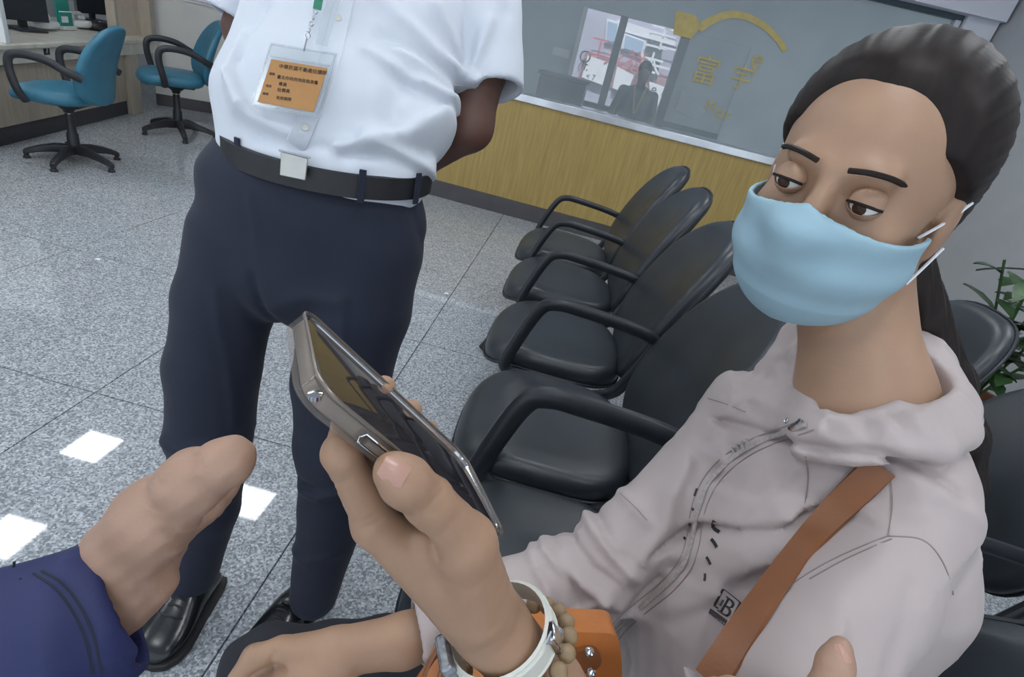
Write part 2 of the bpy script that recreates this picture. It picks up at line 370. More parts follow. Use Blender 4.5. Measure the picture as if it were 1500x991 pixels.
p = on_counter(182, 44); t = empty('paper_bag', 'crumpled white plastic bag on the counter above the teal chair back', 'bag', tuple(p))
mb = MB(); rg = []
for k, (r, z) in enumerate([(.02, 0), (.085, .003), (.10, .035), (.085, .07), (.05, .095), (.01, .10)]):
    rg.append([(r * (1 + .16 * math.sin(3 * a + k) + .09 * math.sin(7 * a + 2 * k)) * math.cos(a), 1.2 * r * (1 + .14 * math.sin(4 * a + k)) * math.sin(a), z + .008 * math.sin(5 * a)) for a in np.linspace(0, 2 * math.pi, 26, endpoint=False)])
mb.rings(rg).build('sack', 'white_plastic', t, False)
# louvre on the far left wall
lv = empty('wall_louvre', 'white louvred panel on the wall above the farther teal chair', 'louvre', tuple(bk(.36, 1.0)))
lc = on_plane(300, 2, BK0, BKN)
RL = np.array([BKD, [0, 0, 1], -BKN]).T
for k in range(6): MB().box(lc + np.array([0, 0, .004 + k * .035]) + BKN * .012, (.34, .026, .012), RL).build('slat', 'paper', lv, smooth=False)
MB().box(lc + np.array([0, 0, -.025]) + BKN * .01, (.38, .014, .02), RL).build('lower_rail', 'frame_white', lv, smooth=False)

# ---------------------------------------------------------------- teal office chairs (forward is local +X)
def office_chair(label):
    t = empty('office_chair', label, 'chair', (0, 0, 0), 0, 'teal chairs at the counter')
    sz = 0.43
    pad(superellipse(.215, .23, 36, 3.0), lambda u, v, w: np.array([u + .03, v, sz + w - .035 * max(0, (u - .05) / .165) ** 2 - .012 * (v / .23) ** 2]), .075, .5, dome=.008).build('seat', 'teal', t, False)
    # one-piece back that curves up out of the seat
    def back(u, v, w):
        s_ = (v + .25) / .5
        x = -.165 - .17 * s_ ** 1.25 - .05 * (1 - s_) ** 3 + .05 * (u / .22) ** 2; z = sz - .035 + .47 * s_
        return np.array([x + w, u, z])
    pad(superellipse(.215, .25, 40, 2.6, .17), back, .05, .5).build('backrest', 'teal', t, False)
    MB().box((.02, 0, sz - .052), (.26, .22, .03)).build('seat_plate', 'plastic', t, False, bevel=.006)
    for sgn in (-1, 1):
        y = sgn * .255
        P = spline([(.10, y * .86, sz - .045), (.115, y, sz + .02), (.135, y, sz + .13), (.12, y, sz + .195), (.05, y, sz + .215), (-.06, y, sz + .205), (-.15, y, sz + .165), (-.215, y * .9, sz + .135)], 6)
        MB().tube(P, .015, 10, flat=1.5, up=(0, 1, 0)).build('armrest', 'plastic', t, False)
    lev = MB().tube([(.06, -.05, sz - .07), (.10, -.16, sz - .075), (.10, -.21, sz - .07)], .007, 8).build('lever', 'plastic', t, False)
    MB().lathe([(.003, 0), (.055, 0), (.06, -.02), (.03, -.045), (.027, -.06), (.001, -.06)], (0, 0, sz - .06), 18).build('mechanism', 'plastic', t, False)
    MB().lathe([(.001, .30), (.014, .30), (.014, .36), (.001, .36)], (0, 0, 0), 14).build('piston', 'steel', t, False)
    MB().lathe([(.001, .06), (.034, .06), (.032, .18), (.026, .19), (.025, .30), (.001, .30)], (0, 0, 0), 18).build('column', 'plastic', t, False)
    for k in range(5):
        a = k * 2 * math.pi / 5 + .3; ca, sa = math.cos(a), math.sin(a); R = []
        for q, (r, z, w, h) in enumerate([(.02, .085, .024, .03), (.10, .085, .022, .026), (.19, .066, .020, .019), (.25, .045, .019, .015), (.262, .038, .014, .012)]):
            c = np.array([r * ca, r * sa, z]); n = np.array([-sa, ca, 0])
            R.append([c + n * w * x_ + np.array([0, 0, h * z_]) for x_, z_ in ((-1, -.6), (-.7, -1), (.7, -1), (1, -.6), (.8, .8), (.4, 1), (-.4, 1), (-.8, .8))])
        lg = MB().rings(R).build('leg', 'plastic', t, False)
        MB().lathe([(.001, 0), (.021, 0), (.021, .010), (.014, .016), (.013, .045), (.001, .045)], (.25 * ca, .25 * sa, .0005), 12).build('glide', 'plastic', lg, False)
    return t
oc = office_chair('teal office chair seen from behind, nearer the counter number plate')
oc.location = (-3.045, 3.36, 0); oc.rotation_euler = (0, 0, math.radians(195))
oc2 = copy_tree(oc); oc2['label'] = 'teal office chair showing its seat, standing past the counter end'
oc2.location = (-3.16, 4.56, 0); oc2.rotation_euler = (0, 0, math.radians(224)); oc2.scale = (1.07, 1.07, 1.07)

# ---------------------------------------------------------------- black waiting benches: seats joined on one beam (front is -X)
def bench(name, label, seats, arms, loc, group, top=0.94, x0=-.09):
    t = empty(name, label, 'bench', loc, 0, group)
    proto = None
    for y in seats:
        if proto is None:
            so = superellipse(.245, .235, 44, 3.2)
            def sf(u, v, w): return np.array([x0 + .245 + u, v, .375 + w - .05 * max(0, (-u - .08) / .165) ** 2 + .012 * (v / .235) ** 2 - .010 * (u / .245)])
            sm_ = pad(so, sf, .085, .5, dome=.006).mesh('seat'); sm_.materials.append(M['leather'])
            pipe = MB().tube([sf(u * 1.0, v * 1.0, -.018) for u, v in so], .0055, 6, close=True).mesh('piping'); pipe.materials.append(M['leather_dk'])
            def bf(u, v, w):
                s_ = (v + .29) / .58
                return np.array([x0 + .50 + .215 * s_ ** .9 + w - .03 * math.sin(s_ * math.pi) + .035 * (u / .235) ** 2 * -1, u, .36 + (top - .36) * s_])
            bo = superellipse(.245, .29, 44, 2.9, .10)
            bm_ = pad(bo, bf, .07, .5, dome=.004).mesh('backrest'); bm_.materials.append(M['leather'])
            bp_ = MB().tube([bf(u, v, 0.012) for u, v in bo], .0055, 6, close=True).mesh('piping'); bp_.materials.append(M['leather_dk'])
            proto = True
        for nm, me, pm in (('seat', sm_, pipe), ('backrest', bm_, bp_)):
            o = bpy.data.objects.new(nm, me); COL.objects.link(o); o.parent = t; o.location = (0, y, 0)
            q = bpy.data.objects.new('piping', pm); COL.objects.link(q); q.parent = o
        MB().box((x0 + .26, y, .315), (.30, .06, .03)).build('bracket', 'chair_arm', t, False, bevel=.004)
    for (y, zt, rr) in arms:
        P = spline([(x0 + .16, y, .335), (x0 + .09, y, .37), (x0 + .095, y, .43), (x0 + .15, y, zt - .035), (x0 + .20, y, zt), (x0 + .28, y, zt), (x0 + .44, y, zt - .015), (x0 + .52, y, zt - .035), (x0 + .525, y, zt - .07), (x0 + .48, y, .42), (x0 + .45, y, .37), (x0 + .38, y, .335)], 6)
        MB().tube(P, rr, 10, flat=1.35, up=(0, 1, 0)).build('armrest', 'chair_arm', t, False)
    y0, y1 = min(seats), max(seats)
    MB().box((x0 + .28, (y0 + y1) / 2, .285), (.06, y1 - y0 + .42, .05)).build('beam', 'chair_arm', t, False, bevel=.006)
    for y in ((y0 + y1) / 2 + (y1 - y0) * .27, (y0 + y1) / 2 - (y1 - y0) * .33):
        for sg_, xe in ((-1, x0 - .03), (1, x0 + .60)):
            MB().tube(spline([(x0 + .28, y, .265), (x0 + .28 + sg_ * .10, y, .235), (x0 + .28 + sg_ * .24, y, .13), (xe, y, .012)], 6), .016, 8, flat=1.7, up=(0, 1, 0)).build('leg', 'chair_arm', t, False)
    return t
bench('waiting_bench', 'black padded bench of joined armchair seats where the woman sits', [2.84, 2.33, 1.79, 1.25, .745, .26],
      [(3.11, .60, .0125), (2.585, .60, .0125), (2.07, .615, .0135), (1.545, .63, .015), (1.02, .635, .020)], (0, 0, 0), 'black waiting benches', .94)
bench('waiting_bench', 'black padded bench in the row behind the woman, before the plant', [1.76, 1.21, .66],
      [(2.03, .60, .014), (1.485, .60, .014), (.935, .60, .014)], (.86, .0, 0), 'black waiting benches', .88)

# ---------------------------------------------------------------- behind the glass: made-up room standing in for the entrance reflected in the pane
FO = 2.5
def far(x, y, off=FO): return on_plane(x, y, WP0 + WN * off, WN)
def quad(mb, P, t=.006, off=FO): return mb.slab([far(*p, off) for p in P], WN * t)
def sz(x, y, off=FO):
    p = far(x, y, off); return float(np.dot(p - WP0, WD)), float(p[2])
s0, _ = sz(850, 60); s1, _ = sz(1078, 130); zt = 1.78; zb = 0.62
fwall = MB(); wall_slab(fwall, -3.2, s0 - .02, 0, 3.0, FO, FO + .12); fwall.build('wall_street', 'far_wall', kind='structure', smooth=False)
fwall = MB(); wall_slab(fwall, s1, 6.5, 0, 3.0, FO, FO + .12); fwall.build('wall_street', 'far_wall', kind='structure', smooth=False)
fwall = MB(); wall_slab(fwall, s0 - .02, s1, zt, 3.0, FO, FO + .12); fwall.build('wall_street', 'far_wall', kind='structure', smooth=False)
fwall = MB(); wall_slab(fwall, s0 - .02, s1, 0, zb, FO, FO + .12); fwall.build('wall_street', 'far_dark', kind='structure', smooth=False)
wn2 = MB(); wall_slab(wn2, s0 - .02, s1, zb, zt, FO + .05, FO + .056); wn2 = wn2.build('window_2', M['booth_glass'], kind='structure', smooth=False)
for (x, y, w, mm) in ((849, 50, .045, 'frame_white'), (901, 78, .085, 'far_dark'), (984, 118, .10, 'far_dark')):
    s_, _ = sz(x, y); mb = MB(); wall_slab(mb, s_ - w / 2, s_ + w / 2, zb, zt, FO - .01, FO + .10); mb.build('mullion', mm, wn2, smooth=False)
mb = MB(); wall_slab(mb, s0, s1, .80, .86, FO, FO + .09); mb.build('transom', 'far_dark', wn2, smooth=False)
mb = MB(); wall_slab(mb, sz(990, 118)[0], s1, zb, zt, FO + .02, FO + .04); mb.build('dimming_panel', 'far_wall', wn2, smooth=False)  # opaque panel added to keep the right pane dim
quad(MB(), [(812, 68), (835, 74), (833, 86), (808, 79)], .05, FO - .06).build('trim_4', 'frame_white', kind='structure', smooth=False)
mp_ = bpy.data.materials.new('backlit_paper'); mp_.use_nodes = True; N_, L_ = nod(mp_)
tb_ = N_.new('ShaderNodeBsdfTranslucent'); tb_.inputs[0].default_value = (.92, .94, .98, 1); mx_ = N_.new('ShaderNodeMixShader'); mx_.inputs[0].default_value = .65
N_['Principled BSDF'].inputs['Base Color'].default_value = (.82, .84, .88, 1)
L_.new(N_['Principled BSDF'].outputs[0], mx_.inputs[1]); L_.new(tb_.outputs[0], mx_.inputs[2]); L_.new(mx_.outputs[0], N_['Material Output'].inputs[0])
def poster(P, label, rows, letters=None, off=FO - .012):
    c = sum(far(*p, off) for p in P) / 4
    t = empty('poster', label, 'poster', tuple(c), 0, 'white papers on the street window')
    quad(MB(), P, .004, off).build('sheet', mp_, t, smooth=False)
    RT = np.array([WD, [0, 0, 1], -WN]).T
    for body, x, y, sz_, mm in letters or []:
        text('lettering', body, sz_, tuple(far(x, y, off) - WN * .003), RT, mm, t)
SG = 5.86
def street_board(P, label, letters=()):  # window posters, moved across the street so the sun brightens them
    c = sum(far(*p, SG) for p in P) / 4
    t = empty('sunlit_poster', label, 'sign', tuple(c), 0, 'white window posters set across the street for sunlight')
    quad(MB(), P, .05, SG).build('board', 'paper', t, smooth=False)
    RT = np.array([WD, [0, 0, 1], -WN]).T
    for body, x, y, sz_, mm in letters: text('lettering', body, sz_, tuple(far(x, y, SG) - WN * .004), RT, mm, t)
street_board([(861, 81), (893, 92), (886, 126), (852, 113)], 'white window poster, set out in the sun, with a black ring letter behind the left window pane', [('Q', 857, 84, .26, 'ink'), ('ll.', 857, 97, .20, 'ink'), ('< 7', 865, 113, .12, 'ink')])
street_board([(904, 97), (929, 110), (918, 137), (897, 129)], 'blank white window poster, set out in the sun, left of the dark standing figure behind the glass')
street_board([(951, 119), (981, 130), (976, 159), (953, 150)], 'white window poster, set out in the sun, with letters e and o right of the dark figure', [('e', 958, 131, .22, 'ink'), ('o', 974, 137, .23, 'ink'), ('-', 962, 146, .18, 'ink')])
street_board([(953, 161), (974, 168), (969, 186), (944, 177)], 'lowest white window poster, set out in the sun, near the sill under the lettered poster')
poster([(1000, 132), (1034, 162), (1018, 176), (990, 160)], 'greyish slanted paper on the right pane behind the glass', 1)
# street facade
bld = empty('street_building', 'pale mauve building set behind the glass for the reflected street', 'building', tuple(WP0 + WN * 6.0 + WD * 2.0))
wall_slab(MB(), -1.5, 6.0, -0.02, 3.6, 6.0, 6.4).build('facade', 'facade', bld, smooth=False)
quad(MB(), [(905, 28), (990, 55), (990, 68), (905, 44)], .03, 5.95).build('cornice_band', 'paper', bld, smooth=False)
for P in ([(889, 27), (907, 32), (902, 66), (886, 62)], [(914, 48), (947, 60), (942, 83), (910, 71)], [(992, 62), (1015, 70), (1010, 100), (988, 92)]):
    w_ = quad(MB(), P, .05, 5.93).build('window', 'paper', bld, smooth=False)
    c = sum(np.array(p, float) for p in P) / 4
    quad(MB(), [tuple(c + (np.array(p) - c) * .8) for p in P], .03, 5.90).build('pane', 'pane_blue', w_, smooth=False)
quad(MB(), [(858, 74), (990, 114), (975, 150), (846, 115)], .02, 5.96).build('red_base', 'facade_dark', bld, smooth=False)
RT = np.array([WD, [0, 0, 1], -WN]).T
quad(MB(), [(949, 58), (972, 66), (962, 118), (942, 110)], .04, 5.88).build('street_board', M['far_dark'], bld, smooth=False)
text('lettering', '三\n本', .42, tuple(far(958, 78, 5.85)), RT, 'paper', bld)
text('lettering', '口\n一', .42, tuple(far(976, 82, 5.85)), RT, 'paper', bld)
text('lettering', '永祥', .36, tuple(far(916, 90, 5.85)), RT, 'red', bld)
text('lettering', '工', .36, tuple(far(878, 72, 5.85)), RT, 'red', bld)
# dark cabinet near the sill in the far room
c0 = far(785, 145, 1.2); t = empty('dark_cabinet', 'dark grey low cabinet behind the glass at its left end', 'cabinet', (c0[0] + .3, c0[1], 0))
mb = MB(); sa, za = sz(792, 104, 1.2); sb, _ = sz(852, 150, 1.2); wall_slab(mb, sa, sb, 0, za - .02, 1.2, 1.6); mb.build('body', 'monitor', t, bevel=.01)
mb = MB(); wall_slab(mb, sa - .02, sb + .02, za - .02, za + .01, 1.18, 1.62); mb.build('top', 'far_dark', t, bevel=.005)
# gold film emblem and letters on the window
GO = .068
def gl(x, y): return on_plane(x, y, WP0 + WN * GO, WN)
em = MB().slab([gl(*p) for p in ((990, 16), (1018, 22), (1028, 38), (1012, 57), (986, 50))], WN * .004).build('emblem', 'gold', win, smooth=False)
arc = spline([(1024, 42), (1046, 28), (1072, 21), (1098, 26), (1122, 40), (1140, 58), (1150, 74)], 6)
mb = MB(); R = []
for i, p in enumerate(arc):
    tt = arc[min(i + 1, len(arc) - 1)] - arc[max(i - 1, 0)]; nn = np.array([-tt[1], tt[0]]) / np.linalg.norm(tt); w = 6 - 1.5 * i / len(arc)
    a, b = gl(*(p + nn * w)), gl(*(p - nn * w)); R.append([a, b, b + WN * .004, a + WN * .004])
mb.rings(R).build('emblem_arc', 'gold', win, smooth=False)
for body, x, y, q in (('e', 1110, 87, .19), ('富', 1033, 106, .20), ('宇', 1086, 116, .17), ('M', 1040, 156, .10), ('o', 1054, 165, .13), ('r', 1066, 170, .12)):
    text('letter', body, q, tuple(gl(x, y)), RT, 'gold', win)
# white arched notice on the pier at the right end, and wall seams
t = empty('arched_notice', 'pale arched notice with small black print at the window right end', 'notice', tuple(on_plane(1420, 80, WP0 - WN * .03, WN)))
def pr(x, y, o=-.055): return on_plane(x, y, WP0 + WN * o, WN)
arcp = spline([(1399, 48), (1432, 70), (1446, 90), (1454, 112), (1458, 150)], 5)
MB().slab([pr(*p) for p in arcp] + [pr(1395, 140)], WN * .006).build('board', 'soffit', t, smooth=False)
for (x, y, w) in ((1404, 79, 7), (1413, 86, 9), (1412, 78, 5)):
    MB().slab([pr(x - w / 2, y - w * .3, -.06), pr(x + w / 2, y + w * .2, -.06), pr(x + w / 2, y + w * .2 + 2.2, -.06), pr(x - w / 2, y - w * .3 + 2.2, -.06)], WN * .003).build('print_line', 'ink', t, smooth=False)
# plant by the right wall
pb = on_z(1478, 520, .30); pb = np.array([2.12, 2.35, 0])
t = empty('potted_plant', 'leafy green potted plant standing behind the rear bench', 'plant', tuple(pb))
MB().lathe([(.001, 0), (.14, 0), (.18, .30), (.19, .31), (.19, .34), (.165, .34), (.16, .30), (.001, .30)], pb, 22).build('pot', 'pot', t)
MB().lathe([(.001, .29), (.158, .29), (.001, .31)], pb, 22).build('soil', 'plastic', t)
rnd = random.Random(5)
for k in range(7):
    a = k * .9; h = rnd.uniform(.42, .72); lean = rnd.uniform(.05, .22)
    P = spline([pb + [0, 0, .28], pb + [lean * .4 * math.cos(a), lean * .4 * math.sin(a), .3 + h * .5], pb + [lean * math.cos(a), lean * math.sin(a), .3 + h]], 6)
    st_ = MB().tube(P, .006, 6).build('stem', 'leaf', t)
    for q in range(9):
        c = P[min(len(P) - 1, 3 + q)]; b_ = a + q * 2.4; L_ = rnd.uniform(.13, .2); d = np.array([math.cos(b_), math.sin(b_), rnd.uniform(-.2, .7)]); d /= np.linalg.norm(d)
        w_ = np.cross(d, [0, 0, 1]); w_ /= np.linalg.norm(w_); n_ = np.cross(w_, d); R = []
        for u, ww in ((0, .004), (.25, .028), (.55, .034), (.85, .016), (1, .002)):
            m_ = c + d * L_ * u - np.array([0, 0, .05 * u * u]); R.append([m_ - w_ * ww + n_ * .004, m_ - n_ * .004, m_ + w_ * ww + n_ * .004, m_ + n_ * .0035])
        MB().rings(R).build('leaf', 'leaf', st_)

# ---------------------------------------------------------------- sculpting by distance fields (for bodies and cloth)
M.update(
    skin=mat('skin_light', (0.36, 0.215, 0.138), 0.48, var=0.07, scale=22, bump=0.10, bscale=260, sss=0.06),
    skin_officer=mat('skin_tan', (0.40, 0.245, 0.175), 0.5, var=0.08, scale=26, bump=0.14, bscale=320, sss=0.06),
    skin_dark=mat('skin_brown', (0.13, 0.062, 0.045), 0.5, var=0.08, scale=20, bump=0.1, bscale=260),
    nail=mat('nail', (0.44, 0.245, 0.19), 0.28, var=0.05),
    shirt=mat('white_shirt', (0.66, 0.70, 0.77), 0.75, var=0.02, scale=20, bump=0.06, bscale=900, sheen=0.1),
    navy=mat('navy_trousers', (0.0080, 0.0120, 0.0295), 0.8, var=0.08, scale=25, bump=0.1, bscale=900, sheen=0.05),
    black_cloth=mat('black_trousers', (0.013, 0.014, 0.02), 0.8, var=0.1, bump=0.1, bscale=700),
    jacket=mat('pale_pink_jacket', (0.43, 0.365, 0.355), 0.62, var=0.025, scale=14, bump=0.05, bscale=1100, sheen=0.1),
    seam=mat('jacket_seam', (0.26, 0.205, 0.195), 0.6),
    zip=mat('zip_teeth', (0.36, 0.32, 0.31), 0.45, var=0.2, scale=300),
    sleeve=mat('navy_sleeve', (0.014, 0.020, 0.092), 0.65, var=0.06, scale=30, bump=0.08, bscale=900),
    shoe=mat('polished_shoe', (0.010, 0.011, 0.013), 0.22, var=0.2, bump=0.12, bscale=80),
    sole=mat('shoe_sole', (0.018, 0.018, 0.02), 0.6),
    belt=mat('belt_leather', (0.017, 0.018, 0.021), 0.45, var=0.2, bump=0.15, bscale=300),
    buckle=mat('brushed_buckle', (0.50, 0.50, 0.47), 0.35, 0.85, var=0.06, scale=40),
    hair=mat('dark_hair', (0.016, 0.011, 0.010), 0.5, spec=0.2, var=0.4, scale=60, stretch=(1, 1, .15)),
    mask=mat('mask_blue', (0.29, 0.44, 0.52), 0.7, var=0.03, bump=0.05, bscale=900),
    white=mat('eye_white', (0.75, 0.74, 0.72), 0.2), iris=mat('iris_brown', (0.05, 0.025, 0.015), 0.15),
    tan=mat('tan_leather', (0.46, 0.155, 0.038), 0.36, var=0.14, scale=16, bump=0.12, bscale=260),
    tan_dk=mat('tan_leather_strap', (0.20, 0.070, 0.022), 0.42, var=0.12, scale=18, bump=0.1, bscale=300),
    chrome=mat('chrome', (0.75, 0.75, 0.77), 0.12, 1.0),
    strap_white=mat('watch_strap', (0.66, 0.66, 0.60), 0.4, var=0.05),
    bead=mat('wood_bead', (0.28, 0.19, 0.105), 0.45, var=0.25, scale=70),
    phone_body=mat('phone_metal', (0.20, 0.165, 0.14), 0.3, 0.6, var=0.05),
    screen=mat('phone_screen', (0.030, 0.024, 0.028), 0.045, spec=0.9, coat=0.6),
    phone_case=glass('clear_case', (0.30, 0.26, 0.23), 0.16, 0.08),
    vinyl=glass('clear_vinyl', (0.55, 0.60, 0.64), 0.30, 0.10),
    card=mat('orange_card', (0.42, 0.205, 0.065), 0.5, var=0.05, scale=60),
    lan_green=mat('lanyard_green', (0.03, 0.20, 0.12), 0.6),
)
A = lambda *p: np.array(p, np.float32)
def sd_cap(P, a, b, ra, rb):
    a = np.asarray(a, np.float32); ba = np.asarray(b, np.float32) - a; pa = P - a
    t = np.clip(pa @ ba / max(float(ba @ ba), 1e-12), 0, 1)
    return np.linalg.norm(pa - t[:, None] * ba, axis=1) - (ra + (rb - ra) * t)
def sd_ecap(P, a, b, A0, B0, wd_):
    """flattened limb: half widths (W, T) at both ends; W runs along wd_"""
    a = np.asarray(a, np.float32); ba = np.asarray(b, np.float32) - a; L_ = float(np.linalg.norm(ba)) + 1e-9; ax = ba / L_
    w = np.asarray(wd_, np.float32); w = w - ax * (w @ ax); w /= np.linalg.norm(w); n = np.cross(ax, w)
    q = P - a; s_ = q @ ax; t = np.clip(s_ / L_, 0, 1); ex = s_ - t * L_
    W = A0[0] + (B0[0] - A0[0]) * t; T = A0[1] + (B0[1] - A0[1]) * t
    m = np.minimum(W, T)
    k0 = np.sqrt((q @ w / W) ** 2 + (q @ n / T) ** 2 + (ex / m) ** 2)
    k1 = np.sqrt((q @ w / W ** 2) ** 2 + (q @ n / T ** 2) ** 2 + (ex / m ** 2) ** 2) + 1e-9
    return k0 * (k0 - 1) / k1
def sd_ell(P, c, r, R=None):
    q = P - np.asarray(c, np.float32)
    if R is not None: q = q @ np.asarray(R, np.float32)
    r = np.asarray(r, np.float32); k0 = np.linalg.norm(q / r, axis=1); k1 = np.linalg.norm(q / (r * r), axis=1) + 1e-9
    return k0 * (k0 - 1) / k1
def smin(a, b, k):
    h = np.clip(.5 + .5 * (b - a) / k, 0, 1); return b + (a - b) * h - k * h * (1 - h)
def smax(a, b, k): return -smin(-a, -b, k)
def sd_chain(P, pts, rad, k=0.0):
    d = None
    for i in range(len(pts) - 1):
        c = sd_cap(P, pts[i], pts[i + 1], rad[i], rad[i + 1]); d = c if d is None else (np.minimum(d, c) if k == 0 else smin(d, c, k))
    return d
def seg_dist(P, pts, flat=None):
    """distance to a polyline, optionally ignoring the direction flat"""
    Q = P; pts = [np.asarray(p, np.float32) for p in pts]
    if flat is not None:
        n = np.asarray(flat, np.float32); n = n / np.linalg.norm(n)
        Q = P - (P @ n)[:, None] * n; pts = [p - n * (p @ n) for p in pts]
    d = None; tt = None
    for i in range(len(pts) - 1):
        c = sd_cap(Q, pts[i], pts[i + 1], 0, 0); d = c if d is None else np.minimum(d, c)
    return d
def fold(P, pts, w, amp, flat=None): return -amp * np.exp(-(seg_dist(P, pts, flat) / w) ** 2)
def sculpt(fn, lo, hi, h):
    """sparse surface nets: mesh of fn = 0 inside the box lo..hi with voxel h"""
    lo = np.asarray(lo, float); B = 6
    n = np.ceil((np.asarray(hi, float) - lo) / (h * B)).astype(int) + 1
    D = n * B
    cc = np.stack(np.meshgrid(*[np.arange(k) for k in n], indexing='ij'), -1).reshape(-1, 3)
    ctr = (lo + (cc * B + (B - 1) / 2) * h).astype(np.float32)
    fc = fn(ctr)
    Fg = np.repeat(np.repeat(np.repeat(np.sign(fc).astype(np.float32).reshape(n), B, 0), B, 1), B, 2)
    act = np.abs(fc) < h * B * 2.4
    off = np.stack(np.meshgrid(*[np.arange(B)] * 3, indexing='ij'), -1).reshape(-1, 3)
    ids = (cc[act][:, None, :] * B + off[None]).reshape(-1, 3)
    for i in range(0, len(ids), 400000):
        q = ids[i:i + 400000]; Fg[q[:, 0], q[:, 1], q[:, 2]] = fn((lo + q * h).astype(np.float32))
    ins = Fg < 0
    cnt = np.zeros(D - 1, np.int8)
    for dx in (0, 1):
        for dy in (0, 1):
            for dz in (0, 1): cnt += ins[dx:D[0] - 1 + dx, dy:D[1] - 1 + dy, dz:D[2] - 1 + dz]
    cell = np.argwhere((cnt > 0) & (cnt < 8)); idx = -np.ones(D - 1, np.int64); idx[tuple(cell.T)] = np.arange(len(cell))
    acc = np.zeros((len(cell), 3)); num_ = np.zeros(len(cell))
    corners = [(0, 0, 0), (1, 0, 0), (0, 1, 0), (1, 1, 0), (0, 0, 1), (1, 0, 1), (0, 1, 1), (1, 1, 1)]
    val = {c: Fg[cell[:, 0] + c[0], cell[:, 1] + c[1], cell[:, 2] + c[2]] for c in corners}
    for a in corners:
        for ax in range(3):
            if a[ax]: continue
            b = list(a); b[ax] = 1; b = tuple(b); fa, fb = val[a], val[b]; m = (fa < 0) != (fb < 0)
            t = np.where(m, fa / np.where(m, fa - fb, 1), 0)
            p = np.zeros((len(cell), 3)); p += a; p[:, ax] += t; acc[m] += p[m]; num_[m] += 1
    V = lo + (cell + acc / num_[:, None]) * h
    Q = []
    for ax in range(3):
        s0_ = [slice(1, None)] * 3; sl_a = [slice(1, D[k] - 1) for k in range(3)]; sl_b = list(sl_a)
        sl_a[ax] = slice(0, D[ax] - 1); sl_b[ax] = slice(1, D[ax])
        ia, ib = ins[tuple(sl_a)], ins[tuple(sl_b)]
        for flip in (0, 1):
            e = np.argwhere((ia & ~ib) if not flip else (~ia & ib))
            if not len(e): continue
            base = e + 1; base[:, ax] = e[:, ax]
            u, w = (ax + 1) % 3, (ax + 2) % 3; g = []
            for du, dw in ((0, 0), (1, 0), (1, 1), (0, 1)):
                c = base.copy(); c[:, u] -= du; c[:, w] -= dw; g.append(idx[c[:, 0], c[:, 1], c[:, 2]])
            q = np.stack(g, 1)
            Q.append(q if not flip else q[:, ::-1])
    return V, np.concatenate(Q)
def net_object(name, parts_, m, parent=None, label=None, relax=0):
    V = []; Fq = []; b = 0
    for v, q in parts_: V.append(v); Fq.append(q + b); b += len(v)
    V = np.concatenate(V); Fq = np.concatenate(Fq)
    for _ in range(relax):
        s_ = np.zeros_like(V); c_ = np.zeros(len(V))
        for k in range(4):
            a, d_ = Fq[:, k], Fq[:, (k + 1) % 4]
            np.add.at(s_, a, V[d_]); np.add.at(c_, a, 1); np.add.at(s_, d_, V[a]); np.add.at(c_, d_, 1)
        V = V * .5 + .5 * s_ / c_[:, None]
    me = bpy.data.meshes.new(name); me.vertices.add(len(V)); me.vertices.foreach_set('co', V.astype(np.float32).ravel())
    me.loops.add(len(Fq) * 4); me.loops.foreach_set('vertex_index', Fq.astype(np.int32).ravel())
    me.polygons.add(len(Fq)); me.polygons.foreach_set('loop_start', np.arange(len(Fq), dtype=np.int32) * 4)
    me.polygons.foreach_set('use_smooth', np.ones(len(Fq), bool)); me.update(calc_edges=True); me.validate()
    me.materials.append(M[m] if isinstance(m, str) else m)
    o = bpy.data.objects.new(name, me); COL.objects.link(o); adopt(o, parent)
    if label: o['label'] = label
    o['tree'] = 0; del o['tree']
    return o, BVHTree.FromPolygons([tuple(p) for p in V], [tuple(q) for q in Fq.tolist()])
def box_of(pts, pad_):
    p = np.array(pts, float); return p.min(0) - pad_, p.max(0) + pad_
def hit(bvh, x, y, lift=0.0):
    r = ray(x, y); r = r / np.linalg.norm(r)
    loc, n, _, _ = bvh.ray_cast(Vector(CAM), Vector(r))
    if loc is None: return None
    n = np.array(n); n = n if n @ r < 0 else -n
    return np.array(loc) + n * lift, n
def ribbon(bvh, px, width, thick, lift=.001, n=6, smooth_px=True, rounds=2, flat=0.0):
    """flat band laid on a surface along a picture polyline"""
    C_ = spline([np.array(p, float) for p in px], n) if smooth_px else [np.array(p, float) for p in px]
    H_ = [hit(bvh, *c) for c in C_]; H_ = [q for q in H_ if q is not None]
    Pp = np.array([q[0] for q in H_]); Nn = np.array([q[1] for q in H_])
    for _ in range(rounds):
        Pp[1:-1] = (Pp[:-2] + 2 * Pp[1:-1] + Pp[2:]) / 4; Nn[1:-1] = (Nn[:-2] + 2 * Nn[1:-1] + Nn[2:]) / 4
    if flat: Nn = Nn * (1 - flat) - fw * flat
    mb = MB(); R = []
    for i in range(len(Pp)):
        t = Pp[min(i + 1, len(Pp) - 1)] - Pp[max(i - 1, 0)]; t /= np.linalg.norm(t); nn = Nn[i] / np.linalg.norm(Nn[i]); w = np.cross(t, nn); w /= np.linalg.norm(w)
        wd_ = width[0] + (width[1] - width[0]) * i / (len(Pp) - 1) if isinstance(width, tuple) else width
        b = Pp[i] + nn * lift
        R.append([b - w * wd_ / 2, b + w * wd_ / 2, b + w * wd_ / 2 * .92 + nn * thick, b - w * wd_ / 2 * .92 + nn * thick])
    return mb.rings(R)

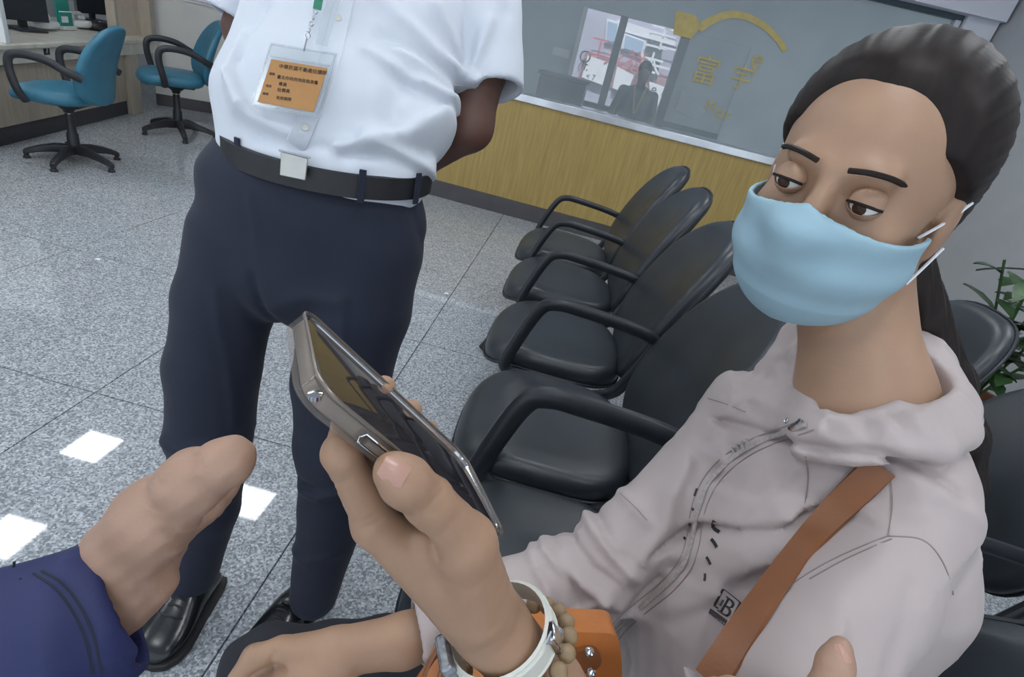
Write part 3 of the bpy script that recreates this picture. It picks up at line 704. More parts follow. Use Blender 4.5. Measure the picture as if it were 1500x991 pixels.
# ================================================================ the phone in the woman's hand
PO = np.array([-0.04260395, 0.23969835, 1.10122935])
PRM = np.array([[0.48981618, 0.62302377, 0.60985366], [-0.87013301, 0.30578355, 0.38647764], [0.05430154, -0.7199568, 0.69189128]])   # across, along (top to bottom), screen normal
def ph(x, y, z): return PO + PRM @ np.array([x, y, z])
def rrect(w, l, r, n=6):
    out = []
    for cx, cy, a0 in ((w - r, l - r, 0), (-w + r, l - r, 90), (-w + r, -l + r, 180), (w - r, -l + r, 270)):
        for k in range(n + 1):
            a = math.radians(a0 + 90 * k / n); out.append((cx + r * math.cos(a), cy + r * math.sin(a)))
    return out
def plate(outl, zs):                                                # stacked outlines: (scale inset, z)
    return MB().rings([[ph(x - math.copysign(min(abs(x), i), x) if False else x * (1 - i / .039), y * (1 - i / .08), z) for x, y in outl] for i, z in zs])
phone = empty('smartphone', 'smartphone in a clear case held by the seated woman with its screen lit side up', 'smartphone', tuple(PO))
plate(rrect(.0368, .0778, .011), [(.0006, -.0098), (0, -.0092), (0, -.0026), (.0005, -.002)]).build('body', 'phone_body', phone)
plate(rrect(.0362, .0772, .0105), [(.0, -.0022), (.0002, -.0012), (.0012, -.0010)]).build('screen', 'screen', phone)
cs = MB(); out_, in_ = rrect(.0392, .0802, .0135), rrect(.0372, .0782, .0115); R = []
for (o_, z, q) in ((in_, -.0098, 0), (out_, -.0112, 1), (out_, -.0005, 1), (out_, .0003, .9), (in_, .0003, .2), (in_, -.0016, 0)):
    R.append([ph(x, y, z) for x, y in o_])
cs.rings(R, cap=False); cs.slab([ph(x, y, -.0116) for x, y in out_], PRM[:, 2] * .0012)
case = cs.build('clear_case', 'phone_case', phone)
rim = MB().tube([ph(x, y, .0001) for x, y in rrect(.0388, .0798, .0131)], .0009, 6, close=True).build('case_rim', 'phone_body', case)
MB().tube([ph(x, y, -.0010) for x, y in rrect(.0364, .0774, .0107)], .0006, 6, close=True).build('bezel_edge', 'chrome', phone)
for y0, y1 in ((-.043, -.031), (-.027, -.012)):
    MB().tube([ph(.0394 + .0012, y0 + .002 * 0, -.0058), ph(.0406, y1, -.0058)], .0018, 8).build('side_button', 'phone_body', phone)
    MB().tube([ph(.0396, y, z) for y, z in [(y0 - .002, -.0085), (y1 + .002, -.0085), (y1 + .003, -.0058), (y1 + .002, -.0032), (y0 - .002, -.0032), (y0 - .003, -.0058)]], .0006, 6, close=True).build('button_rim', 'chrome', case)
for k, (x, y) in enumerate(((.0352, -.073),)):
    MB().lathe([(.0001, 0), (.003, 0), (.003, .0022), (.0001, .003)], ph(x + .0018, y - .0015, -.006), 10).build('corner_bumper', 'chrome', case)

# ================================================================ seated woman
woman = empty('person', 'seated woman in pale pink hooded jacket and blue face mask holding up a smartphone', 'person', (0.40, 0.56, 0.0))
SH_R, SH_L = at(1085, 595, .665), at(1392, 770, .475)
WDV = SH_L - SH_R; WDV /= np.linalg.norm(WDV)
NB = at(1272, 585, .545)
HC = at(1256, 272, .500)                                            # middle of the head
Fv = np.array([-.30, -.36, -.07]); Fv /= np.linalg.norm(Fv)
Uv = np.array([-.02, -.06, 1.0]); Uv -= Fv * (Uv @ Fv); Uv /= np.linalg.norm(Uv)
Xv = np.cross(Fv, Uv)
HR = np.array([Xv, Fv, Uv]).T                                       # columns: her right, forward, up
def hd(x, y, z): return HC + HR @ np.array([x, y, z])
def head_sd(Q, bulk=1.0):
    ax = np.abs(Q[:, 0:1]); Qm = np.concatenate([ax, Q[:, 1:]], 1)
    d = sd_ell(Q, (0, -.014, .034), (.074, .094, .083))
    d = smin(d, sd_ell(Q, (0, .030, -.030), (.060, .058, .082)), .03)
    d = smin(d, sd_cap(Qm, (.046, .0, -.052), (.008, .066, -.098), .020, .019), .03)
    d = smin(d, sd_ell(Qm, (.036, .060, -.030), (.024, .022, .024)), .02)
    d = smin(d, sd_cap(Q, (0, .084, .020), (0, .106, -.022), .008, .0115), .012)
    d = smin(d, sd_ell(Qm, (.011, .098, -.026), (.008, .009, .0075)), .006)
    d = smin(d, sd_ell(Qm, (.024, .079, .029), (.019, .010, .008)), .016)
    d = -smin(-d, sd_ell(Qm, (.031, .098, .010), (.018, .013, .0105)), .012)
    d = smin(d, sd_ell(Q, (0, .092, -.062), (.022, .009, .007)), .008)
    d = smin(d, sd_ell(Qm, (.0745, -.012, -.010), (.008, .019, .031)), .006)
    return d
def skin_head(P):
    Q = (P - HC.astype(np.float32)) @ HR.astype(np.float32)
    d = head_sd(Q)
    d = smin(d, sd_cap(P, hd(0, -.030, -.045), NB + (0, .0, -.01), .050, .054), .03)
    return smin(d, sd_cap(P, NB + (0, 0, -.01), NB + np.array([.03, .02, -.16]), .056, .08), .04)
lo, hi = box_of([HC - .13, HC + .13, NB - .12, NB + .12, NB + [.03, .02, -.22]], .02)
head_net = sculpt(skin_head, lo, hi, .0028)
# left hand closed round the phone, left forearm
WRL = at(735, 930, .342)
def lhand(P):
    f = None
    mc = [ph(.021, .020, -.046), ph(.002, .030, -.052), ph(-.016, .045, -.053), ph(-.030, .062, -.050)]
    pp = [ph(.0235, -.0335, -.0245), ph(.007, -.012, -.031), ph(-.013, .008, -.032), ph(-.031, .035, -.031)]
    dp = [ph(-.004, -.026, -.0215), ph(-.020, -.002, -.0225), ph(-.034, .022, -.0225), ph(-.046, .047, -.024)]
    tp = [ph(-.0445, -.004, -.004), ph(-.0460, .024, -.0035), ph(-.047, .047, -.006), ph(-.052, .063, -.011)]
    rr = [(.0112, .0092, .0082, .0070), (.0112, .0092, .0082, .0070), (.0105, .0088, .0078, .0068), (.0095, .0078, .0070, .0062)]
    for i in range(4):
        c = sd_chain(P, [mc[i], pp[i], dp[i], tp[i]], rr[i], .004); f = c if f is None else smin(f, c, .003)
    palm = None
    for i in range(4):
        c = sd_cap(P, WRL + PRM @ np.array([-.006 * i, -.02, 0.0]), mc[i], .0175, .0125); palm = c if palm is None else smin(palm, c, .014)
    th = sd_chain(P, [ph(.051, .094, -.035), ph(.0478, .047, -.0125), ph(.0455, .006, -.0075), ph(.0470, -.025, -.0062)], [.0205, .0158, .0118, .0088], .006)
    th = smin(th, sd_ell(P, ph(.0470, -.014, -.0066), (.0118, .0118, .0118)), .008)
    d = smin(palm, th, .012)
    d = smin(d, sd_cap(P, ph(.046, .05, -.016), ph(.015, .045, -.046), .011, .012), .012)
    d = smin(d, f, .007)
    fa = sd_ecap(P, WRL, at(795, 1015, .375), (.0275, .0215), (.031, .026), PRM[:, 0])
    fa = smin(fa, sd_cap(P, at(795, 1015, .375), at(885, 1160, .45), .030, .038), .012)
    d = smin(d, fa, .014)
    d = d + fold(P, [at(628, 772, .29), at(640, 790, .29), at(645, 812, .29)], .003, -.0022, fw)
    for x, y in ((632, 712), (640, 722), (648, 731)): d = d + fold(P, [at(x - 10, y + 12, .27), at(x, y, .27), at(x + 10, y - 8, .27)], .0013, -.0005, fw)
    for x, y in ((516, 690), (520, 700), (540, 752), (546, 762)): d = d + fold(P, [at(x - 14, y + 6, .29), at(x + 14, y - 4, .29)], .0014, -.0006, fw)
    d = d + .00015 * np.sin(P @ np.float32([300, 220, -160])) * np.sin(P @ np.float32([-180, 260, 240]))
    return d
lo, hi = box_of([ph(-.06, -.05, -.06), ph(.07, .14, .02), ph(.07, -.05, .02), ph(.07, -.05, -.06), ph(-.06, .1, .02), at(885, 1160, .45)], .05)
lh_net = sculpt(lhand, lo, hi, .0014)
# right forearm and open hand resting on the lap
EL_R = at(830, 850, .66); WRR = at(505, 952, .580)
def rhand(P):
    d = sd_ecap(P, EL_R, at(590, 938, .60), (.034, .032), (.0285, .026), (0, 0, 1))
    d = smin(d, sd_ecap(P, at(590, 938, .60), WRR, (.0285, .026), (.0262, .021), (0, .3, 1)), .01)
    pc = [at(428, 968, .575), at(424, 990, .563), at(426, 1012, .552), at(434, 1032, .543)]
    for i, q in enumerate(pc): d = smin(d, sd_cap(P, WRR + (q - WRR) * .1 + np.array([0, 0, -.002 * i]), q, .0185, .0125), .014)
    th = sd_chain(P, [at(480, 948, .580), at(412, 951, .566), at(372, 962, .558), at(346, 993, .550)], [.0185, .0128, .0118, .0085], .005)
    d = smin(d, th, .009)
    tips = [([at(428, 968, .575), at(380, 982, .585), at(352, 1010, .578), at(350, 1040, .565)]), ([at(424, 990, .563), at(376, 1006, .572), at(348, 1036, .562), at(352, 1062, .55)]),
            ([at(426, 1012, .552), at(380, 1030, .560), at(356, 1060, .55), at(362, 1082, .538)]), ([at(434, 1032, .543), at(396, 1052, .548), at(374, 1076, .540), at(378, 1096, .528)])]
    for q in tips: d = smin(d, sd_chain(P, q, [.0115, .0095, .0085, .007], .004), .004)
    d = d + fold(P, [at(402, 958, .553), at(394, 975, .552), at(412, 985, .55)], .003, -.003, fw)
    d = d + fold(P, [at(500, 940, .56), at(520, 985, .56)], .004, -.0008, fw)
    return d
lo, hi = box_of([EL_R, WRR, at(346, 993, .55), at(370, 1100, .53)], .05)
rh_net = sculpt(rhand, lo, hi, .0022)
w_skin, w_skin_bvh = net_object('body', [head_net, lh_net, rh_net], 'skin', woman)
# thumb nail
tb = hit(w_skin_bvh, 574, 694)
def nail(bvh, x, y, dirpx, L_, W_, parent):
    c, n = hit(bvh, x, y, .0); e, _ = hit(bvh, x + dirpx[0], y + dirpx[1]); t = e - c; t -= n * (t @ n); t /= np.linalg.norm(t); s_ = np.cross(n, t); R = []
    for u in np.linspace(-1, 1, 7):
        ww = W_ / 2 * (1 - .25 * max(0, u) ** 2 - .15 * max(0, -u) ** 3); row = []
        for v in np.linspace(-1, 1, 7): row.append(c + t * u * L_ / 2 + s_ * v * ww - n * (.42 * W_ * (v * ww / W_ * 2) ** 2 * .5 + .0008 * u * u) + n * .0006)
        R.append(row)
    mb = MB(); V = [p for r in R for p in r] + [p - n * .0012 for r in R for p in r]
    Fc = [(i * 7 + k, i * 7 + k + 1, i * 7 + 8 + k, i * 7 + 7 + k) for i in range(6) for k in range(6)]; Fb = [tuple(49 + j for j in q[::-1]) for q in Fc]
    edge_ = [k for k in range(7)] + [7 * i + 6 for i in range(1, 7)] + [48 - k for k in range(1, 7)] + [42 - 7 * i for i in range(1, 6)]
    Fs = [(edge_[i], edge_[i - 1], 49 + edge_[i - 1], 49 + edge_[i]) for i in range(len(edge_))]
    return mb.add(V, Fc + Fb + Fs).build('nail', 'nail', parent)
if tb is not None: nail(w_skin_bvh, 577, 690, (-14, -8), .0125, .0115, w_skin)
# eyes, brows
for s_ in (-1, 1):
    e = MB(); c = hd(.031 * s_, .0815, .0095)
    e.rings([[c + HR @ (np.array([math.sin(b) * math.cos(a), math.cos(b), math.sin(b) * math.sin(a)]) * .0122) for a in np.linspace(0, 2 * math.pi, 14, endpoint=False)] for b in np.linspace(.05, math.pi - .05, 9)]).build('eyeball', 'white', w_skin)
    g_ = np.array([.10, .95, -.26]); g_ /= np.linalg.norm(g_); gx = np.cross(g_, [0, 0, 1]); gx /= np.linalg.norm(gx); gz = np.cross(gx, g_)
    MB().rings([[c + HR @ ((gx * math.sin(b) * math.cos(a) + g_ * math.cos(b) + gz * math.sin(b) * math.sin(a)) * .0125) for a in np.linspace(0, 2 * math.pi, 14, endpoint=False)] for b in (.02, .25, .46)]).build('iris', 'iris', w_skin)
    for f0_, f1_ in ((4, 115), (-34, -120)):
        mb = MB(); rg_ = []
        for rad_ in (.0131, .0138):
            rg_.append([[c + HR @ (np.array([math.cos(t), math.sin(t) * math.cos(f), math.sin(t) * math.sin(f)]) * rad_) for t in np.linspace(.06, math.pi - .06, 13)] for f in np.radians(np.linspace(f0_, f1_, 8))])
        mb.rings([a + b[::-1] for a, b in zip(*rg_)]).build('eyelid', 'skin', w_skin)
    MB().tube(spline([hd(.012 * s_, .0975, .0315), hd(.026 * s_, .0965, .034), hd(.040 * s_, .0885, .033), hd(.049 * s_, .078, .029)], 4), [.0022] * 12 + [.001], 6, flat=1.4).build('eyebrow', 'hair', w_skin)
    MB().tube(spline([hd(.0185 * s_, .0885, .0085), hd(.026 * s_, .0945, .0105), hd(.037 * s_, .0940, .0105), hd(.0445 * s_, .0865, .0085)], 4), .0012, 6).build('eyelash', 'hair', w_skin)
# hair drawn back into a tail
def hair_sd(P):
    Q = (P - HC.astype(np.float32)) @ HR.astype(np.float32)
    d = sd_ell(Q, (0, -.022, .040), (.086, .100, .090))
    d = smin(d, sd_ell(Q, (0, -.06, -.02), (.075, .055, .075)), .04)
    ax = np.abs(Q[:, 0])
    line = Q[:, 1] - (.046 + .10 * np.clip(.125 - Q[:, 2], -.1, 0) - 1.25 * np.clip(.05 - Q[:, 2], 0, .12)) - .25 * np.clip(.055 - ax, 0, .05) * (Q[:, 2] > .05)
    d = smax(d, np.minimum(line, 1) * .8, .012)
    ang = np.arctan2(Q[:, 0], Q[:, 2] + .0)
    d = d + (.0006 * np.sin(46 * ang + 22 * Q[:, 1] * 3) + .0004 * np.sin(90 * ang + 60 * Q[:, 1])) * np.clip(-line * 25, 0, 1)
    t = sd_chain(P, [hd(-.01, -.105, -.01), hd(-.02, -.125, -.06), at(1388, 560, .62), at(1412, 640, .60), at(1436, 720, .60)], [.028, .030, .022, .018, .008], .02)
    t = t + .0014 * np.sin(420 * (P @ np.float32([.8, .5, .1])))
    return smin(d, t, .015)
lo, hi = box_of([HC - .14, HC + .15, at(1450, 720, .6), at(1400, 560, .62)], .05)
hair_o, hair_bvh = net_object('hair', [sculpt(hair_sd, lo, hi, .0030)], 'hair', woman)
# pleated mask
def mask_sd(P):
    Q = (P - HC.astype(np.float32)) @ HR.astype(np.float32)
    Qm = np.concatenate([np.abs(Q[:, 0:1]), Q[:, 1:]], 1)
    d = sd_ell(Q, (0, .026, -.040), (.070, .082, .086))
    d = smin(d, sd_cap(Q, (0, .082, .010), (0, .108, -.024), .010, .016), .02)
    d = d - .005 + .0016 * np.sin((Q[:, 2] + .045) * 150) * (np.abs(Q[:, 2] + .045) < .042)
    sh = np.abs(d) - .0022
    top = Q[:, 2] - (.004 - .40 * Qm[:, 0] + 1.5 * Qm[:, 0] ** 2)
    sh = smax(sh, top, .002); sh = smax(sh, -(Q[:, 2] + .120 - .25 * Qm[:, 0]), .002)
    return smax(sh, -(Q[:, 1] - .012), .002)
lo, hi = box_of([hd(-.1, .0, -.14), hd(.1, .14, .03), hd(-.1, .14, -.14), hd(.1, .0, .03)], .02)
mk, _ = net_object('face_mask', [sculpt(mask_sd, lo, hi, .0019)], 'mask', woman, 'light blue pleated face mask')
for s_ in (-1, 1):
    for z0, z1 in ((-.02, .012), (-.092, -.03)):
        MB().tube(spline([hd(.066 * s_, .018, z0), hd(.076 * s_, .004, (z0 + z1) / 2), hd(.083 * s_, -.016, z1)], 5), .0014, 6).build('ear_loop', 'paper', mk)
# trousers
HIP_R, HIP_L = np.array([.36, .60, .50]), np.array([.40, .42, .50])
KN_R, KN_L = at(392, 990, .685), at(420, 1290, .60)
def legs_sd(P):
    d = sd_ecap(P, HIP_R, HIP_L, (.12, .10), (.12, .10), (1, 0, 0))
    for h_, k_ in ((HIP_R, KN_R), (HIP_L, KN_L)):
        foot = np.array([k_[0] + .02, k_[1], .09])
        d = smin(d, sd_chain(P, [h_, k_, foot], [.082, .056, .045], .02), .02)
    return d + .002 * np.sin(P @ np.float32([60, 90, 40]))
lo, hi = box_of([HIP_R, HIP_L, KN_R, KN_L, [KN_L[0], KN_L[1], .05]], .16)
net_object('trousers', [sculpt(legs_sd, lo, hi, .0075)], 'black_cloth', woman)
for k_ in (KN_R, KN_L):
    mb = MB(); fx = np.array([k_[0] + .02, k_[1], 0]); R = []
    for x, w, h in ((.05, .02, .05), (.03, .034, .07), (-.05, .038, .075), (-.11, .044, .05), (-.17, .040, .035), (-.195, .02, .02)):
        R.append([fx + np.array([x, w * math.cos(a), max(.0, h * .5 + h * .5 * math.sin(a)) + .0]) for a in np.linspace(0, 2 * math.pi, 16, endpoint=False)])
    mb.rings(R).build('shoe', 'shoe', woman)
# jacket
ELs = at(1010, 1180, .43)
SR = [at(1098, 602, .675), at(1000, 725, .675), at(862, 842, .662), at(745, 884, .63), at(610, 926, .597)]
def jacket_sd(P):
    ch, wa, pe = at(1195, 775, .60), at(1085, 950, .64), at(1020, 1085, .70)
    d = sd_ecap(P, at(1235, 665, .58), ch, (.118, .080), (.142, .100), WDV)
    d = smin(d, sd_ecap(P, ch, wa, (.146, .100), (.146, .105), WDV), .03)
    d = smin(d, sd_ecap(P, wa, pe, (.150, .105), (.165, .125), WDV), .03)
    d = smin(d, sd_cap(P, SH_R + (SH_L - SH_R) * .12, NB + np.array([0, 0, -.045]), .046, .058), .035)
    d = smin(d, sd_cap(P, SH_L + (SH_R - SH_L) * .14, NB + np.array([0, 0, -.045]), .040, .054), .035)
    sl = sd_chain(P, [at(1352, 762, .484), at(1272, 876, .460), at(1166, 1005, .435), ELs], [.038, .046, .053, .052], .015)
    sl = smin(sl, sd_cap(P, ELs, at(890, 1230, .45), .050, .045), .02)
    d = smin(d, sl, .016)
    sr = sd_chain(P, SR, [.050, .050, .052, .046, .0405], .02)
    cx_ = SR[4] - SR[3]; sr = smax(sr, (P - SR[4].astype(np.float32)) @ (cx_ / np.linalg.norm(cx_)).astype(np.float32), .004)
    d = smin(d, sr, .02)
    # hood lying round the neck
    rim = [at(*q) for q in ((1183, 616, .522), (1215, 620, .502), (1262, 616, .488), (1312, 600, .486), (1350, 572, .500), (1368, 545, .53), (1340, 500, .585), (1275, 470, .625), (1200, 478, .64), (1163, 515, .61), (1170, 560, .565), (1183, 616, .522))]
    low = [at(*q) for q in ((1176, 652, .520), (1250, 662, .486), (1318, 658, .470), (1372, 654, .470), (1404, 632, .488), (1404, 600, .525), (1372, 535, .59), (1285, 468, .655), (1165, 495, .65), (1122, 545, .64), (1138, 600, .59), (1176, 652, .520))]
    hr_ = sd_chain(P, rim, [.0085] * 12, .003); hl_ = sd_chain(P, low, [.0105, .012, .013, .015, .017, .018, .018, .018, .016, .013, .011, .0105], .006)
    md = [(a_ + b_) / 2 for a_, b_ in zip(rim, low)]
    hd_ = smin(smin(hr_, sd_chain(P, md, [.010, .013, .015, .017, .018, .018, .018, .018, .016, .013, .011, .010], .006), .006), hl_, .016)
    d = smin(d, hd_, .006)
    # neck opening and open cuff
    d = smax(d, -sd_cap(P, NB + np.array([-.004, 0, .09]), NB + np.array([.004, .004, -.03]), .055, .048), .004)
    d = smax(d, -sd_cap(P, at(690, 901, .615), at(560, 942, .588), .0320, .0325), .004)
    # folds and gathers
    fl = fw
    for pts, w, amp in F_JK: d = d + fold(P, pts, w, amp, fl)
    q1 = np.sin(P @ np.float32([21, 17, -33]) + 1.7 * np.sin(P @ np.float32([-14, 26, 18]))); q2 = np.sin(P @ np.float32([52, -30, 46]) + 2.0 * np.sin(P @ np.float32([30, 22, -12])))
    d = d - .0020 * (1 - np.abs(q1)) ** 3 - .0010 * (1 - np.abs(q2)) ** 3 + .0008
    return d
def fp(*q, d): return [at(x, y, d) for x, y in q]
F_JK = [
    # right sleeve wrinkles near the elbow
    (fp((838, 740), (880, 790), (930, 840), d=.62), .008, .010), (fp((790, 800), (850, 845), (905, 880), d=.62), .0075, .010),
    (fp((770, 808), (800, 850), (812, 895), d=.61), .006, .007), (fp((820, 775), (868, 830), (900, 850), d=.62), .005, -.007),
    (fp((800, 792), (838, 850), (846, 885), d=.61), .005, -.006), (fp((905, 720), (945, 760), d=.63), .007, .005), (fp((860, 730), (900, 800), (935, 826), d=.63), .0045, -.006),
    (fp((880, 868), (850, 885), (800, 893), d=.62), .005, .006),
    # shoulder creases on the far side
    (fp((1120, 505), (1075, 560), (1040, 640), d=.63), .006, .006), (fp((1140, 530), (1105, 590), (1050, 700), d=.62), .006, -.005), (fp((1165, 545), (1120, 600), (1085, 650), d=.60), .006, .006),
    # chest drapes
    (fp((1085, 692), (1120, 700), (1180, 676), d=.53), .010, .004), (fp((1190, 690), (1176, 720), (1130, 742), d=.52), .006, -.0025), (fp((1215, 700), (1160, 770), (1120, 800), d=.52), .007, .0025), (fp((1240, 690), (1225, 715), (1190, 760), d=.51), .006, -.002), (fp((1330, 700), (1380, 715), (1420, 760), d=.47), .010, .004), (fp((1310, 740), (1360, 745), (1400, 770), d=.47), .008, -.002), (fp((1000, 900), (960, 935), (930, 985), d=.54), .006, -.003), (fp((1120, 900), (1060, 940), (1000, 985), d=.52), .007, -.003), (fp((1150, 760), (1110, 830), (1070, 880), d=.53), .010, .006),
    (fp((1190, 730), (1150, 800), (1095, 900), d=.52), .008, -.004), (fp((1045, 700), (1012, 760), (1005, 800), (960, 860), (900, 915), d=.55), .010, .008),
    (fp((985, 860), (930, 930), (905, 985), d=.55), .012, .006), (fp((1060, 900), (1010, 950), (960, 990), d=.53), .012, .005), 
    # near armhole, sleeve folds
    (fp((1320, 795), (1230, 855), (1150, 900), (1050, 965), d=.42), .0045, -.011), (fp((1335, 782), (1240, 835), (1160, 880), d=.42), .009, .0022),
    (fp((1330, 830), (1250, 876), (1180, 915), d=.41), .010, .004), (fp((1290, 900), (1200, 950), (1120, 985), d=.40), .012, .006),
    (fp((1365, 880), (1330, 940), (1300, 985), d=.40), .007, -.004),
    # hood edge and gathers
    (fp((1183, 668), (1250, 678), (1320, 674), (1392, 695), (1432, 735), d=.44), .0045, -.008),
]
for k in range(9):
    x = 1206 + 20 * k; F_JK.append((fp((x, 622 - abs(k - 2) * 1.5), (x + 4, 642 - abs(k - 2) * 2), d=.46), .0032, .0026 if k % 2 else -.003))
lo, hi = box_of([SH_R, SH_L, SR[-1], at(1020, 1085, .70), ELs, at(890, 1230, .45), at(1412, 568, .545), at(1230, 470, .655)], .09)
jk, jk_bvh = net_object('jacket', [sculpt(jacket_sd, lo, hi, .0036)], 'jacket', woman, relax=1)
# jacket trimmings
ZP = [(1183, 622), (1150, 634), (1112, 648), (1080, 666), (1050, 692), (1030, 724), (1020, 758), (1016, 790), (1004, 826), (976, 860), (940, 888), (905, 920), (884, 952), (872, 990)]
ribbon(jk_bvh, ZP, .0052, .0016, .0010, 6, True, 6).build('zip', 'zip', jk)
for dx, dy in ((-9, -6), (9, 7)):
    ribbon(jk_bvh, [(x + dx, y + dy) for x, y in ZP], .0012, .0006, .0002).build('zip_seam', 'seam', jk)
def stitched(px, w=.0011): ribbon(jk_bvh, px, w, .0005, .0002).build('seam', 'seam', jk)
stitched([(1303, 690), (1307, 740), (1300, 785)]); stitched([(1300, 785), (1352, 790), (1382, 825), (1396, 870)])
stitched([(1300, 785), (1235, 812), (1180, 842), (1120, 885)]); stitched([(1306, 789), (1240, 818), (1186, 848)])
stitched([(1037, 583), (1065, 592), (1092, 603)]); stitched([(1180, 668), (1184, 700), (1178, 745)])
stitched([(908, 722), (930, 742), (948, 762)]); stitched([(803, 886), (806, 902), (806, 912)])
h_ = hit(jk_bvh, 1152, 628)
if h_ is not None:
    pt, nn = hit(jk_bvh, 1153, 616, .0008)
    t_ = np.cross(nn, [0, 0, 1]); t_ /= np.linalg.norm(t_); b_ = np.cross(nn, t_)
    MB().tube([pt + .0026 * (t_ * math.cos(a) + b_ * math.sin(a)) for a in np.linspace(0, 2 * math.pi, 12, endpoint=False)], .0009, 6, close=True).build('eyelet', 'chrome', jk)
ribbon(jk_bvh, [(1178, 616), (1172, 622), (1160, 630)], .004, .0035, .001).build('zip_pull', 'chrome', jk)
for k in range(4): ribbon(jk_bvh, [(1074 + k * 7, 655 - k * 4), (1080 + k * 7, 668 - k * 4)], .0022, .0022, .0012).build('zip_stop', 'zip', jk)
for px, w in (([(1047, 762), (1044, 772), (1054, 779)], .0042), ([(1042, 789), (1047, 795), (1050, 801)], .0038), ([(1035, 815), (1038, 820), (1041, 826)], .003), ([(1033, 839), (1033, 845), (1032, 850)], .0026),
              ([(1021, 715), (1019, 720), (1017, 726)], .0026), ([(1013.5, 743), (1014.5, 745), (1015.5, 747)], .0026), ([(1009, 765), (1010, 767), (1010.5, 769)], .0026), ([(1002, 786), (1003, 788), (1004, 790)], .0028)):
    ribbon(jk_bvh, px, w, .0006, .0010, 3, True, 2, .5).build('print_mark', 'ink', jk)
# logo on the chest: outlined tile with a B and a dark bar
O_ = np.array([1060.5, 890.0]); ua = np.array([13.6, 11.0]) ; va = np.array([10.5, -20.0])   # along the bar / up the tile
lc_ = [hit(jk_bvh, *(O_ + ua * a_ + va * b_))[0] for a_, b_ in ((-1, -1), (1, -1), (1, 1), (-1, 1))]
ln_ = np.cross(lc_[1] - lc_[0], lc_[3] - lc_[0]); ln_ /= np.linalg.norm(ln_); ln_ = ln_ if ln_ @ fw < 0 else -ln_
def lg(u, v, l=.0022): return sum(w * p for w, p in zip(((1 - u) * (1 - v), (1 + u) * (1 - v), (1 + u) * (1 + v), (1 - u) * (1 + v)), lc_)) / 4 + ln_ * l
def stroke(pts, w, nm='logo_line', m='ink', l=.0022):
    Pp = [lg(*p, l) for p in spline(pts, 3)] if len(pts) > 2 and nm == 'logo_curve' else [lg(*p, l) for p in pts]; mb = MB(); R = []
    for i, p in enumerate(Pp):
        t = Pp[min(i + 1, len(Pp) - 1)] - Pp[max(i - 1, 0)]; t /= np.linalg.norm(t); w_ = np.cross(t, ln_)
        R.append([p - w_ * w / 2 - ln_ * .0022, p + w_ * w / 2 - ln_ * .0022, p + w_ * w / 2, p - w_ * w / 2])
    mb.rings(R).build(nm, m, jk, smooth=False)
lw = .00135
stroke([(-.58, -.30), (-.86, -.30), (-.92, -.22), (-.92, .86), (-.84, .95), (.84, .95), (.94, .86), (.94, -.56)], lw * 1.1)
stroke([(-.36, -.40), (-.02, -.40)], lw); stroke([(-.10, -.40), (-.10, .66)], lw * 1.1); stroke([(-.28, .66), (-.05, .66)], lw)
stroke([(-.12, .66), (.22, .65), (.46, .54), (.48, .34), (.30, .18), (-.05, .14)], lw * 1.1, 'logo_curve'); stroke([(-.05, .14), (.34, .10), (.56, -.06), (.52, -.28), (.28, -.40), (-.12, -.40)], lw * 1.1, 'logo_curve')
stroke([(-.44, -.05), (-.44, .34)], lw)
stroke([(-1.0, -.74), (1.0, -.74)], .0050, 'logo_bar')
for i, ch in enumerate('TNG EXERT'):
    if ch == ' ': continue
    u0 = -.88 + i * .20
    sg = {'T': [[(0, .1), (.13, .1)], [(.065, .1), (.065, -.1)]], 'N': [[(0, -.1), (0, .1), (.12, -.1), (.12, .1)]], 'G': [[(.12, .1), (0, .1), (0, -.1), (.12, -.1), (.12, 0)]], 'E': [[(.12, .1), (0, .1), (0, -.1), (.12, -.1)], [(0, 0), (.1, 0)]],
          'X': [[(0, .1), (.12, -.1)], [(.12, .1), (0, -.1)]], 'R': [[(0, -.1), (0, .1), (.12, .08), (.1, 0), (0, 0), (.12, -.1)]]}[ch]
    for k_, s_ in enumerate(sg): stroke([(u0 + a_, -.74 + b_) for a_, b_ in s_], .0005, 'logo_letter', 'jacket', .0026)

# bag on the lap with its cross strap
bag = empty('shoulder_bag', 'tan leather shoulder bag on the lap with a strap over the jacket', 'bag', tuple(at(760, 985, .52)))
ribbon(jk_bvh, [(1288, 682), (1262, 710), (1222, 752), (1180, 806), (1140, 858), (1106, 908), (1072, 955), (1042, 1000)], (.026, .0255), .0030, .0055, 10, True, 80, .30).build('strap', 'tan_dk', bag)
bo = [(618, 1040), (622, 985), (648, 940), (684, 915), (720, 906), (800, 906), (860, 908), (893, 911), (902, 930), (904, 980), (890, 1040)]
def bagf(u, v, w): return at(u, v, .525) - fw * w + np.array([0, 0, 0])
so_ = spline([np.array(p, float) for p in bo], 4, True)
pad(so_, lambda u, v, w: at(u, v, .535) - fw * w, .045, .4).build('body', 'tan', bag)
flp = spline([np.array(p, float) for p in [(640, 1035), (646, 985), (668, 950), (700, 932), (735, 928), (760, 935), (770, 1035)]], 4, True)
pad(flp, lambda u, v, w: at(u, v, .507) - fw * w, .008, .5).build('flap', 'tan', bag)
MB().tube([at(x, y, .502) for x, y in spline([(640, 1035), (646, 985), (668, 950), (700, 932), (735, 928)], 6)], .0028, 8).build('piping', 'tan_dk', bag)
MB().tube([at(x, y, .515) for x, y in spline([(620, 1035), (624, 985), (650, 940), (686, 915), (722, 906)], 6)], .0030, 8).build('piping', 'tan_dk', bag)
fl2 = spline([np.array(p, float) for p in [(800, 952), (836, 952), (868, 948), (880, 962), (874, 976), (850, 984), (820, 978), (806, 966)]], 4, True)
